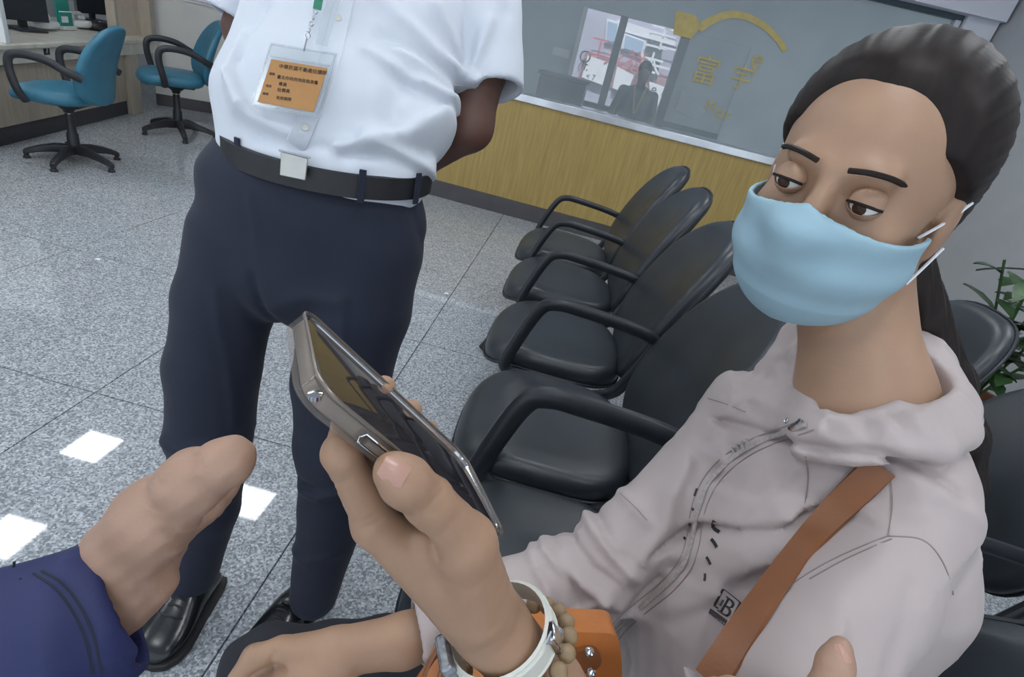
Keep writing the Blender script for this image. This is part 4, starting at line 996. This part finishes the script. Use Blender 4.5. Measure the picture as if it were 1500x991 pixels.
pad(fl2, lambda u, v, w: at(u, v, .508) - fw * w, .007, .5).build('tab', 'tan_dk', bag)
for x, y in ((863, 955), (866, 985)): MB().lathe([(.0001, 0), (.0042, 0), (.0042, .0025), (.0001, .0045)], at(x, y, .498), 12).build('stud', 'chrome', bag)

# watch and bead bracelet on the left wrist
wc = at(737, 930, .344); wa_ = at(885, 1160, .45) - at(735, 930, .342); wa_ /= np.linalg.norm(wa_)
wl = -RGT - wa_ * (-RGT @ wa_); wl /= np.linalg.norm(wl); wf = np.cross(wa_, wl); wf = wf if wf @ fw < 0 else -wf
def wr(a, r, s_=0.0, sq=.98, c=None): return (wc if c is None else c) + (wl * math.cos(a) + wf * math.sin(a) * sq) * r + wa_ * s_
watch = empty('wristwatch', 'wristwatch with a white strap and grey metal case on the raised wrist', 'watch', tuple(wc))
R = []
for a in np.linspace(0, 2 * math.pi, 40, endpoint=False): R.append([wr(a, .0312, -.0095), wr(a, .0312, .0095), wr(a, .0332, .0088), wr(a, .0340, .003), wr(a, .0340, -.003), wr(a, .0332, -.0088)])
MB().rings(R, close=True, cap=False).build('strap', 'strap_white', watch)
for s_ in (-.0062, .0062): MB().tube([wr(a, .0337, s_) for a in np.linspace(0, 2 * math.pi, 40, endpoint=False)], .0011, 6, close=True).build('strap_edge', 'strap_white', watch)
ca = math.radians(18); ce = wr(ca, .0355); ex = (wl * math.cos(ca) + wf * math.sin(ca)); ey = np.cross(wa_, ex)
RW = np.array([ey, wa_, ex]).T
MB().box(ce, (.025, .030, .0085), RW).build('case', mat('watch_case', (.30, .31, .33), .3, .6, var=.5, scale=220), watch, bevel=.0022)
MB().box(ce + ex * .0045, (.020, .024, .001), RW).build('dial', 'screen', watch, bevel=.0004)
MB().box(wr(math.radians(165), .0345), (.012, .017, .006), np.array([np.cross(wa_, wl), wa_, wl]).T).build('clasp', 'chrome', watch, bevel=.0012)
for k in range(6): MB().tube([wr(math.radians(150 + 3 * k), .0362, -.010 + .0034 * k), wr(math.radians(172 + 2 * k), .0362, -.006 + .0034 * k)], .0011, 6).build('link', 'chrome', watch)
br = empty('bead_bracelet', 'bracelet of round brown wooden beads next to the wristwatch', 'bracelet', tuple(wc + wa_ * .022))
n_b = 20; bm = None
for k in range(n_b):
    a = 2 * math.pi * k / n_b; p_ = wr(a, .0385, .012 + .012 * math.cos(a - 2.2) * -1 * .9 + .010, .98)
    if bm is None: bm = MB().rings([[(.0058 * math.sin(b) * math.cos(q), .0058 * math.sin(b) * math.sin(q), .0058 * math.cos(b)) for q in np.linspace(0, 2 * math.pi, 14, endpoint=False)] for b in np.linspace(.12, math.pi - .12, 9)]).mesh('bead'); bm.materials.append(M['bead'])
    o = bpy.data.objects.new('bead', bm); COL.objects.link(o); o.location = p_; adopt(o, br)

# ================================================================ standing man in white shirt
man = empty('person', 'man standing in white short sleeved shirt and navy trousers, hands behind his back', 'person', (-.42, .80, 0))
MX = (1, .05, 0)
Pm = lambda x, y, d: at(x, y, d)
# shirt
F_SH = []
def shirt_sd(P):
    a0, a1, a2, a3 = Pm(478, 232, .94), Pm(490, 165, .935), Pm(522, 25, .955), Pm(560, -125, .985)
    d = sd_ecap(P, a0, a1, (.180, .112), (.196, .124), MX)
    d = smin(d, sd_ecap(P, a1, a2, (.196, .122), (.182, .118), MX), .03)
    d = smin(d, sd_ecap(P, a2, a3, (.182, .118), (.165, .10), MX), .03)
    d = smin(d, sd_ecap(P, a3, Pm(575, -195, 1.0), (.165, .09), (.07, .065), MX), .03)
    sl = sd_ecap(P, Pm(700, -90, 1.0), Pm(717, 132, 1.01), (.078, .076), (.064, .060), MX)
    sl = smax(sl, (P - Pm(717, 131, 1.0)) @ (np.float32((Pm(717, 131, 1.0) - Pm(702, -60, 1.0)) / np.linalg.norm(Pm(717, 131, 1.0) - Pm(702, -60, 1.0)))), .003)
    sl = smax(sl, -sd_cap(P, Pm(717, 95, 1.01), Pm(722, 190, 1.01), .046, .052), .003)
    d = smin(d, sl, .012)
    s2 = sd_ecap(P, Pm(415, -100, 1.02), Pm(342, 28, 1.05), (.074, .07), (.052, .055), MX)
    ax = Pm(342, 28, 1.05) - Pm(400, -90, 1.03); ax /= np.linalg.norm(ax)
    s2 = smax(s2, (P - Pm(342, 30, 1.05)) @ ax.astype(np.float32), .003)
    s2 = smax(s2, -sd_cap(P, Pm(348, 15, 1.05), Pm(330, 60, 1.05), .040, .046), .003)
    d = smin(d, s2, .012)
    for pts, w, amp in F_SH: d = d + fold(P, pts, w, amp * 1.4, fw)
    return d + .0012 * np.sin(P @ np.float32([38, 20, -30])) * np.sin(P @ np.float32([-22, 15, 46]))
F_SH = [(fp((688, 78), (640, 62), (585, 30), (560, 5), d=.86), .012, .009), (fp((680, 96), (630, 92), (590, 75), d=.86), .010, .008), (fp((672, 130), (620, 135), (575, 120), d=.86), .011, -.008),
        (fp((668, 110), (640, 160), (600, 195), (540, 205), d=.85), .013, .010), (fp((662, 170), (640, 200), (610, 212), d=.86), .010, -.007), (fp((600, 100), (575, 150), (572, 180), d=.84), .014, -.007),
        (fp((690, 20), (682, 60), (676, 110), d=.9), .009, -.006), (fp((370, 60), (352, 120), (372, 168), d=.86), .010, .010), (fp((395, 20), (372, 60), (368, 100), d=.86), .010, -.007),
        (fp((340, 120), (350, 160), (400, 190), (445, 205), d=.84), .012, .009), (fp((380, 195), (430, 213), (480, 215), d=.83), .009, -.006), (fp((490, 215), (550, 208), (620, 228), d=.83), .010, .009),
        (fp((500, 225), (560, 218), (640, 238), d=.83), .007, -.008), (fp((720, 30), (700, 80), (672, 108), d=.94), .010, .006), (fp((740, 10), (715, 70), (690, 110), d=.94), .010, -.004), (fp((560, 55), (610, 70), (660, 90), d=.85), .009, -.007),
        (fp((545, 85), (600, 110), (660, 118), d=.85), .009, .007), (fp((640, 0), (665, 40), (680, 70), d=.87), .010, .008)]
lo, hi = box_of([Pm(478, 232, .94), Pm(522, 25, .955), Pm(575, -195, 1.0), Pm(717, 140, 1.01), Pm(342, 40, 1.05)], .22)
shirt, sh_bvh = net_object('shirt', [sculpt(shirt_sd, lo, hi, .0052)], 'shirt', man, relax=1)
ribbon(sh_bvh, [(520, -60), (504, 0), (488, 70), (470, 130), (450, 175), (433, 214)], .030, .0012, .0004).build('placket', 'shirt', shirt)
for x, y in ((496, 28), (447, 187)):
    q = hit(sh_bvh, x, y, .0022)
    if q is not None:
        nn = q[1]; t_ = np.cross(nn, [0, 0, 1]); t_ /= np.linalg.norm(t_); b_ = np.cross(nn, t_)
        MB().rings([[q[0] + nn * z + (t_ * math.cos(a) + b_ * math.sin(a)) * r for a in np.linspace(0, 2 * math.pi, 18, endpoint=False)] for r, z in ((.0055, -.001), (.0058, .0008), (.0052, .0018), (.0040, .0012), (.001, .0010))]).build('button', 'strap_white', shirt)
ribbon(sh_bvh, [(664, 124), (700, 128), (735, 133), (766, 137)], .0015, .0006, .0002).build('hem_stitch', 'frame_white', shirt)
# skin: neck, head, arms behind the back
MH = Pm(590, -300, 1.0); MF = np.array([.25, -.95, -.1]); MF /= np.linalg.norm(MF); MU = np.array([0, 0, 1.0]) - MF * MF[2]; MU /= np.linalg.norm(MU)
MHR = np.array([np.cross(MF, MU), MF, MU]).T
def man_sd(P):
    Q = (P - MH.astype(np.float32)) @ MHR.astype(np.float32)
    d = head_sd(Q / 1.05) * 1.05
    d = smin(d, sd_cap(P, MH + MHR @ np.array([0, -.03, -.05]), Pm(578, -160, 1.0), .058, .062), .03)
    arm = sd_chain(P, [Pm(702, -60, 1.0), Pm(706, 95, 1.01), Pm(688, 186, 1.04), Pm(610, 238, 1.12), Pm(545, 268, 1.15)], [.05, .046, .042, .034, .028], .02)
    d = np.minimum(d, arm)
    arm2 = sd_chain(P, [Pm(415, -70, 1.02), Pm(362, 45, 1.09), Pm(385, 120, 1.15), Pm(440, 215, 1.19), Pm(500, 262, 1.18)], [.05, .042, .040, .033, .027], .02)
    d = np.minimum(d, arm2)
    c = Pm(522, 272, 1.165)
    d = smin(d, sd_ell(P, c, (.045, .022, .04)), .02)
    for k in range(4): d = smin(d, sd_chain(P, [c + np.array([.02, .0, -.02 + .014 * k]), c + np.array([-.03, .012, -.03 + .014 * k]), c + np.array([-.052, -.004, -.034 + .014 * k])], [.010, .009, .0075], .004), .004)
    return smin(d, sd_chain(P, [c + np.array([.02, .0, .025]), c + np.array([-.01, -.015, .045]), c + np.array([-.035, -.02, .04])], [.012, .010, .008], .004), .005)
lo, hi = box_of([MH, Pm(702, -60, 1.0), Pm(706, 95, 1.01), Pm(545, 268, 1.15), Pm(362, 45, 1.09), Pm(385, 120, 1.15), Pm(500, 262, 1.18)], .15)
net_object('body', [sculpt(man_sd, lo, hi, .0055)], 'skin_dark', man)
def mhair(P):
    Q = ((P - MH.astype(np.float32)) @ MHR.astype(np.float32)) / 1.05
    d = sd_ell(Q, (0, -.020, .042), (.082, .100, .088)); line = Q[:, 1] - (.05 + .2 * np.clip(.10 - Q[:, 2], -.1, 0) - .8 * np.clip(.05 - Q[:, 2], 0, .1))
    return smax(smax(d, line, .01), -.035 - Q[:, 2], .01)
net_object('hair', [sculpt(mhair, MH - .16, MH + .16, .006)], 'hair', man)
# trousers
def trou_sd(P):
    d = sd_ecap(P, Pm(482, 226, .945), Pm(462, 300, .985), (.162, .108), (.200, .122), MX)
    d = smin(d, sd_ecap(P, Pm(462, 300, .985), Pm(445, 395, 1.01), (.200, .122), (.195, .11), MX), .03)
    l1 = sd_chain(P, [Pm(362, 350, 1.0), Pm(331, 440, 1.03), Pm(312, 540, 1.08), Pm(307, 640, 1.12), Pm(301, 740, 1.185), Pm(281, 838, 1.245)], [.10, .087, .085, .079, .068, .056], .015)
    l2 = sd_chain(P, [Pm(535, 360, 1.0), Pm(520, 450, 1.03), Pm(500, 560, 1.08), Pm(494, 650, 1.13), Pm(489, 740, 1.18), Pm(459, 872, 1.255)], [.105, .102, .092, .083, .072, .052], .015)
    d = smin(d, np.minimum(l1, l2), .012)
    for pts, w, amp in F_TR: d = d + fold(P, pts, w, amp, fw)
    d = smax(d, -(P[:, 2] - .055), .004)
    return d + .0013 * np.sin(P @ np.float32([40, 25, 12])) * np.sin(P @ np.float32([-20, 15, 26]))
F_TR = [(fp((445, 712), (475, 722), (520, 712), d=1.12), .010, .010), (fp((440, 700), (470, 706), d=1.12), .008, -.009), (fp((258, 640), (290, 655), (330, 650), d=1.1), .012, .009), (fp((252, 670), (290, 676), (340, 668), d=1.1), .010, -.007),
        (fp((385, 410), (388, 450), (400, 490), d=.95), .008, -.010), (fp((395, 300), (392, 380), (402, 440), d=.93), .007, .003), (fp((600, 290), (612, 345), (616, 380), d=.95), .005, -.005), (fp((345, 430), (330, 560), (318, 640), d=1.0), .006, .004),
        (fp((525, 440), (500, 600), (492, 700), d=1.0), .006, .004), (fp((430, 800), (460, 812), (500, 800), d=1.2), .010, .006), (fp((405, 455), (450, 440), (500, 445), d=.95), .012, .006)]
lo, hi = box_of([Pm(478, 226, .945), Pm(362, 350, 1.0), Pm(535, 360, 1.0), Pm(281, 838, 1.245), Pm(459, 872, 1.255)], .23)
tr, tr_bvh = net_object('trousers', [sculpt(trou_sd, lo, hi, .006)], 'navy', man, relax=1)
# belt with plate buckle
bc = Pm(483, 234, .945); R = []
for a in np.linspace(0, 2 * math.pi, 64, endpoint=False):
    cc = bc + np.array([.174 * math.cos(a), .122 * math.sin(a) + .0092 * math.cos(a), .008 * math.sin(a) * -1 * -.6])
    oo = np.array([math.cos(a), math.sin(a), 0]) * .004
    up = np.array([0, 0, .0195]); R.append([cc - up - oo * .2, cc - up * .9 + oo, cc + up * .9 + oo, cc + up - oo * .2])
blt = MB().rings(R, close=True, cap=False).build('belt', 'belt', man)
B4 = [Pm(413, 221, .818), Pm(452, 231, .818), Pm(449, 264, .826), Pm(411, 256, .826)]
MB().slab(B4[::-1], np.array([0, -.004, 0])).build('buckle', 'buckle', blt, bevel=.0015)
MB().tube([Pm(409, 220, .814), Pm(455, 231, .814)], .0018, 8).build('buckle_bar', 'chrome', blt)
for a in (-.35, -1.0, -2.2, -2.75):
    cc = bc + np.array([.179 * math.cos(a), .128 * math.sin(a), 0]); ee = np.array([-math.sin(a), math.cos(a) * .65, 0]); ee /= np.linalg.norm(ee); nn = np.array([ee[1], -ee[0], 0])
    MB().box(cc, (.011, .004, .052), np.array([ee, nn, [0, 0, 1]]).T).build('belt_loop', 'navy', blt, bevel=.001)
# shoes
def shoe(heel, toe, parent, sc_=1.0):
    d = toe - heel; d = d / np.linalg.norm(d); w_ = np.array([d[1], -d[0], 0]); R = []; S = []
    for u, hw, h in ((.0, .028, .050), (.03, .036, .070), (.09, .042, .097), (.125, .044, .094), (.16, .050, .078), (.20, .054, .064), (.24, .049, .052), (.265, .034, .040), (.275, .012, .022)):
        c = heel + d * u * sc_
        R.append([c + w_ * hw * math.copysign(abs(math.cos(a)) ** .8, math.cos(a)) + np.array([0, 0, .018 + max(0, (h - .018) * (.5 + .5 * math.sin(a)))]) for a in np.linspace(0, 2 * math.pi, 24, endpoint=False)])
        S.append(c + w_ * (hw + .005)); S.insert(0, c - w_ * (hw + .005))
    o = MB().rings(R).build('shoe', 'shoe', parent)
    s_ = o.modifiers.new('sub', 'SUBSURF'); s_.levels = 1; s_.render_levels = 2
    S2 = [p + d * .004 * (1 if np.dot(p - heel, d) > .13 else -1) for p in S]
    MB().slab([p + np.array([0, 0, .0]) for p in S2], np.array([0, 0, .019])).build('sole', 'sole', o, bevel=.003)
    MB().tube(spline([heel + d * .15 * sc_ + w_ * .047 + [0, 0, .04], heel + d * .185 * sc_ + w_ * .02 + [0, 0, .074], heel + d * .185 * sc_ - w_ * .02 + [0, 0, .074], heel + d * .15 * sc_ - w_ * .047 + [0, 0, .04]], 6), .0016, 6).build('seam', 'sole', o)
    for k in range(4):
        c = heel + d * (.112 + .016 * k) * sc_; z = .101 - .006 * k
        MB().tube(spline([c + w_ * .016 + [0, 0, z - .006], c + [0, 0, z], c - w_ * .016 + [0, 0, z - .006]], 4), .0022, 6).build('lace', 'sole', o)
    return o
hl, tl = on_z(306, 858), on_z(240, 945); hl = hl - (tl - hl) / np.linalg.norm(tl - hl) * .02
shoe(hl, tl, man, .82)
hr2 = on_z(462, 865); shoe(hr2, hr2 + np.array([-.05, -.27, 0]), man)
# badge hanging on its lanyard
bd_ = empty('name_badge', 'orange card in a clear vinyl holder hanging on the white shirt', 'badge', tuple(Pm(433, 117, .79)))
def bq(u, v, d=.790):                                               # holder coordinates: u to the right, v down, both 0..1
    TL, TR, BR, BL = Pm(397, 64, d), Pm(494, 79, d), Pm(464, 173, d), Pm(367, 155, d)
    return (TL * (1 - u) + TR * u) * (1 - v) + (BL * (1 - u) + BR * u) * v
bn_ = np.cross(bq(1, 0) - bq(0, 0), bq(0, 1) - bq(0, 0)); bn_ /= np.linalg.norm(bn_); bn_ = bn_ if bn_ @ fw < 0 else -bn_
hold = MB().slab([bq(0, 0), bq(1, 0), bq(1, 1), bq(0, 1)], bn_ * .0022).build('holder', 'vinyl', bd_, smooth=False)
MB().tube([bq(u, v) + bn_ * .0012 for u, v in ((0.02, .02), (.98, .02), (.98, .98), (.02, .98))], .0014, 6, close=True).build('holder_rim', 'vinyl', bd_)
MB().tube([bq(u, v) + bn_ * .0016 for u, v in ((0.06, .2), (.95, .2))], .0013, 6).build('holder_fold', 'vinyl', bd_)
card = MB().slab([bq(.10, .25) + bn_ * .0026, bq(.94, .25) + bn_ * .0026, bq(.94, .93) + bn_ * .0026, bq(.10, .93) + bn_ * .0026], bn_ * .0008).build('card', 'card', bd_, smooth=False)
bx = bq(1, 0) - bq(0, 0); bx /= np.linalg.norm(bx); by = np.cross(bn_, bx); RB = np.array([bx, by, bn_]).T
for body, u, v, q in (('中華民國不動產估價師', .60, .335, .0070), ('服務', .18, .475, .0042), ('臺北市政府地政局測量', .57, .50, .0060), ('專員', .38, .605, .0062), ('姓名', .19, .665, .0042), ('估價員', .42, .695, .0062), ('編號', .18, .79, .0042), ('有效期限', .46, .815, .0056)):
    text('print', body, q, tuple(bq(u, v) + bn_ * .0036), RB, 'ink', card, .0002)
cl = MB().tube([Pm(450, 52, .786) + .0036 * np.array([math.cos(a), 0, math.sin(a)]) for a in np.linspace(0, 2 * math.pi, 12, endpoint=False)], .0016, 6, close=True).build('ring', 'chrome', bd_)
MB().tube([Pm(450, 55, .787), Pm(447, 66, .789), bq(.52, .05) + bn_ * .002], .0014, 6).build('clip', 'chrome', bd_)
for k in range(4): MB().tube([Pm(453 + 3 * k, 44 - 9 * k, .785 - .001 * k) + .0028 * np.array([math.cos(a) * (1 if k % 2 else .4), .4 * math.sin(a), math.sin(a)]) for a in np.linspace(0, 2 * math.pi, 10, endpoint=False)], .0011, 6, close=True).build('chain_link', 'chrome', bd_)
R = []
for x, y, d_ in ((464, 14, .785), (472, -30, .79), (495, -110, .84), (525, -170, .90)):
    c = Pm(x, y, d_); R.append([c - np.array([.006, 0, 0]), c + np.array([.006, 0, 0]), c + np.array([.006, .0012, 0]), c + np.array([-.006, .0012, 0])])
MB().rings(R).build('lanyard', 'lan_green', bd_)
R = []
for x, y, d_ in ((470, 66, .792), (482, 20, .794), (500, -40, .80), (530, -120, .86)):
    c = Pm(x, y, d_); R.append([c - np.array([.009, 0, 0]), c + np.array([.009, 0, 0]), c + np.array([.009, .001, 0]), c + np.array([-.009, .001, 0])])
MB().rings(R).build('vinyl_strap', 'vinyl', bd_)

# ================================================================ the one who points: navy sleeve and hand from the lower left
off_ = empty('person', 'person in navy sleeve at the near edge pointing with an open hand', 'person', (-.02, -.22, 0))
WO = at(188, 842, .330)
def ohand(P):
    d = sd_ecap(P, at(112, 916, .326), WO, (.027, .024), (.0240, .021), DWN)
    th = sd_chain(P, [at(184, 812, .324), at(228, 757, .312), at(284, 704, .298), at(342, 670, .286)], [.0245, .0205, .0152, .0102], .012)
    th = smin(th, sd_ell(P, at(330, 677, .288), (.0125, .0125, .0125)), .008)
    pc = [at(247, 780, .348), at(240, 792, .362), at(230, 806, .372), at(220, 820, .378)]
    pal = None
    for i, q in enumerate(pc): c = sd_cap(P, WO - RGT * .006 + DWN * .002 * i, q, .0195, .0115); pal = c if pal is None else smin(pal, c, .014)
    d = smin(d, pal, .014); d = smin(d, th, .009)
    fi = [[at(247, 780, .348), at(298, 742, .372), at(326, 712, .395), at(342, 694, .41)], [at(240, 792, .362), at(284, 756, .395), at(308, 739, .42), at(325, 726, .432)],
          [at(230, 812, .372), at(248, 800, .40), at(238, 820, .398), at(228, 836, .388)], [at(220, 830, .378), at(232, 836, .392), at(228, 848, .385), at(220, 858, .372)]]
    for q in fi: d = smin(d, sd_chain(P, q, [.0125, .0105, .0098, .0085], .005), .006)
    d = smin(d, sd_cap(P, at(212, 836, .328), at(231, 852, .331), .0125, .0095), .008)
    d = d + fold(P, [at(252, 808, .30), at(262, 790, .30), at(258, 772, .30)], .0022, -.0022, fw)
    for x, y, l_, g in ((212, 716, 26, .5), (220, 728, 30, .35), (232, 740, 26, .25), (246, 700, 18, .5), (300, 672, 16, .9), (308, 670, 18, .9), (317, 668, 16, .9)):
        d = d + fold(P, [at(x - l_ * .5, y - l_ * g * .5, .29), at(x, y + 2, .29), at(x + l_ * .5, y + l_ * g * .5, .29)], .0014, -.0006, fw)
    d = d + .0004 * np.sin(P @ np.float32([300, 220, -160])) * np.sin(P @ np.float32([-180, 260, 240]))
    return d
lo, hi = box_of([at(120, 930, .325), at(342, 670, .286), at(350, 690, .42), at(236, 866, .372)], .05)
o1 = sculpt(ohand, lo, hi, .0014)
def ohand_r(P):
    d = sd_chain(P, [at(1231, 948, .335), at(1224, 972, .333), at(1210, 1020, .328), at(1185, 1085, .32)], [.0068, .0098, .0112, .0135], .006)
    pal = sd_cap(P, at(1185, 1085, .32), at(1120, 1200, .30), .018, .026)
    for k in range(4):
        b_ = at(1080 + 18 * k, 1110 - 6 * k, .33 + .012 * k)
        d = smin(d, sd_chain(P, [b_, b_ + np.array([-.03, .02, .012]), b_ + np.array([-.04, .03, -.012])], [.012, .0105, .009], .005), .008)
        pal = smin(pal, sd_cap(P, at(1120, 1200, .30), b_, .022, .013), .014)
    return smin(smin(d, pal, .014), sd_cap(P, at(1120, 1200, .30), at(1090, 1420, .25), .026, .032), .014)
lo, hi = box_of([at(1231, 948, .335), at(1090, 1420, .25), at(1060, 1120, .38)], .06)
ob, ob_bvh = net_object('body', [o1], 'skin_officer', off_)
ob2, ob_bvh = net_object('hand', [sculpt(ohand_r, lo, hi, .0019)], 'skin_officer', off_)
if hit(ob_bvh, 1237, 955) is not None: nail(ob_bvh, 1236, 956, (-3, -9), .010, .0085, ob2)
def oslv(P):
    c0, c1, c2, c3 = at(166, 890, .325), at(95, 930, .312), at(-40, 1010, .29), at(-330, 1180, .24)
    d = sd_ecap(P, c0, c1, (.0415, .036), (.0440, .040), DWN)
    d = smin(d, sd_ecap(P, c1, c2, (.0440, .040), (.056, .050), DWN), .01)
    d = smin(d, sd_ecap(P, c2, c3, (.056, .050), (.065, .058), DWN), .02)
    ax = c0 - c1; ax = (ax / np.linalg.norm(ax)).astype(np.float32)
    d = smax(d, (P - c0.astype(np.float32)) @ ax - .004, .003)
    d = smax(d, -sd_ecap(P, at(146, 902, .322), at(230, 850, .33), (.0362, .0315), (.0385, .034), DWN), .003)
    for pts, w, amp in ((fp((58, 838), (95, 862), (130, 920), (145, 991), d=.28), .0045, .0035), (fp((20, 850), (50, 900), (70, 991), d=.27), .008, .003),
                        (fp((0, 900), (60, 930), (90, 991), d=.27), .01, .003), (fp((118, 796), (160, 826), (192, 880), (206, 940), (206, 991), d=.30), .003, .0012)):
        d = d + fold(P, pts, w, amp, fw)
    return d
lo, hi = box_of([at(166, 890, .325), at(-330, 1180, .24)], .08)
sv, sv_bvh = net_object('sleeve', [sculpt(oslv, lo, hi, .0028)], 'sleeve', off_, relax=1)
for px in ([(62, 836), (98, 860), (133, 918), (149, 985)], [(50, 840), (88, 868), (122, 926), (136, 985)]):
    ribbon(sv_bvh, px, .0012, .0006, .0003).build('seam', M['navy'], sv)
q = hit(sv_bvh, 30, 848)
if q is not None: MB().tube(spline([q[0], at(24, 842, .30), at(20, 832, .30), at(21, 822, .30)], 5), .0007, 5).build('loose_thread', M['navy'], sv)
def oslv2(P): return smax(sd_chain(P, [at(1098, 1360, .262), at(1080, 1480, .24), at(1050, 1800, .19)], [.042, .046, .055]), -sd_cap(P, at(1104, 1300, .27), at(1095, 1400, .255), .034, .034), .003)
lo, hi = box_of([at(1098, 1360, .262), at(1050, 1800, .19)], .07)
net_object('sleeve', [sculpt(oslv2, lo, hi, .004)], 'sleeve', off_)

# ================================================================ dark figure behind the glass, standing in for a person reflected in it
f0 = far(934, 140, 1.7); fgx, fgy = f0[0], f0[1]
figp = empty('person', 'dark clothed figure with a yellow neck strap standing behind the glass in place of a reflection', 'person', (fgx, fgy, 0))
zs = far(936, 90, 1.7)[2]; k_ = zs / 1.66; FG = lambda x, y, z: np.array([fgx + x * k_, fgy + y * k_, z * k_])
def fig_b(P):
    d = sd_ell(P, FG(0, 0, 1.56), (.075 * k_, .095 * k_, .11 * k_)); d = smin(d, sd_cap(P, FG(0, .01, 1.46), FG(0, .01, 1.38), .05 * k_, .055 * k_), .03)
    for s_ in (-1, 1): d = np.minimum(d, sd_chain(P, [FG(.24 * s_, .0, 1.10), FG(.25 * s_, -.04, .86), FG(.24 * s_, -.06, .78)], [.04 * k_, .03 * k_, .028 * k_]))
    return d
def fig_c(P):
    d = sd_ecap(P, FG(0, 0, 1.32), FG(0, 0, .92), (.17 * k_, .10 * k_), (.17 * k_, .12 * k_), (1, 0, 0))
    for s_ in (-1, 1):
        d = smin(d, sd_chain(P, [FG(.19 * s_, 0, 1.32), FG(.25 * s_, .02, 1.06), FG(.25 * s_, -.03, .9)], [.065 * k_, .055 * k_, .045 * k_], .02), .02)
        d = smin(d, sd_chain(P, [FG(.09 * s_, 0, .9), FG(.10 * s_, 0, .5), FG(.10 * s_, 0, .06)], [.10 * k_, .07 * k_, .055 * k_], .02), .02)
    return d
net_object('body', [sculpt(fig_b, FG(-.5, -.3, .6), FG(.5, .3, 1.8), .012)], 'skin_dark', figp)
cl_, cl_bvh = net_object('clothes', [sculpt(fig_c, FG(-.5, -.3, 0), FG(.5, .3, 1.6), .014)], 'far_dark', figp)
net_object('hair', [sculpt(lambda P: smax(sd_ell(P, FG(0, .012, 1.59), (.085 * k_, .10 * k_, .105 * k_)), -(P[:, 2] - FG(0, 0, 1.55)[2]), .02), FG(-.2, -.2, 1.4), FG(.2, .2, 1.8), .01)], 'hair', figp)
MB().tube(spline([FG(-.07, -.06, 1.40), FG(-.04, -.125, 1.25), FG(0, -.14, 1.10), FG(.04, -.125, 1.25), FG(.07, -.06, 1.40)], 5), .010, 6).build('neck_strap', 'gold', figp)

# two small paper scraps on the floor
for x, y, w_, lab in ((143, 380, .012, 'tiny white paper scrap on the floor left of the navy trousers'), (654, 430, .014, 'tiny white paper scrap on the floor beside the bench leg')):
    g_ = on_z(x, y, .0005)
    o = MB().slab([g_ + np.array([-w_, -w_ * .6, 0]), g_ + np.array([w_, -w_ * .3, 0]), g_ + np.array([w_ * .3, w_ * 1.2, 0]), g_ + np.array([-w_ * .7, w_ * .8, 0])], (0, 0, .002)).build('paper_scrap', 'paper', smooth=False)
    props(o, lab, 'scrap')
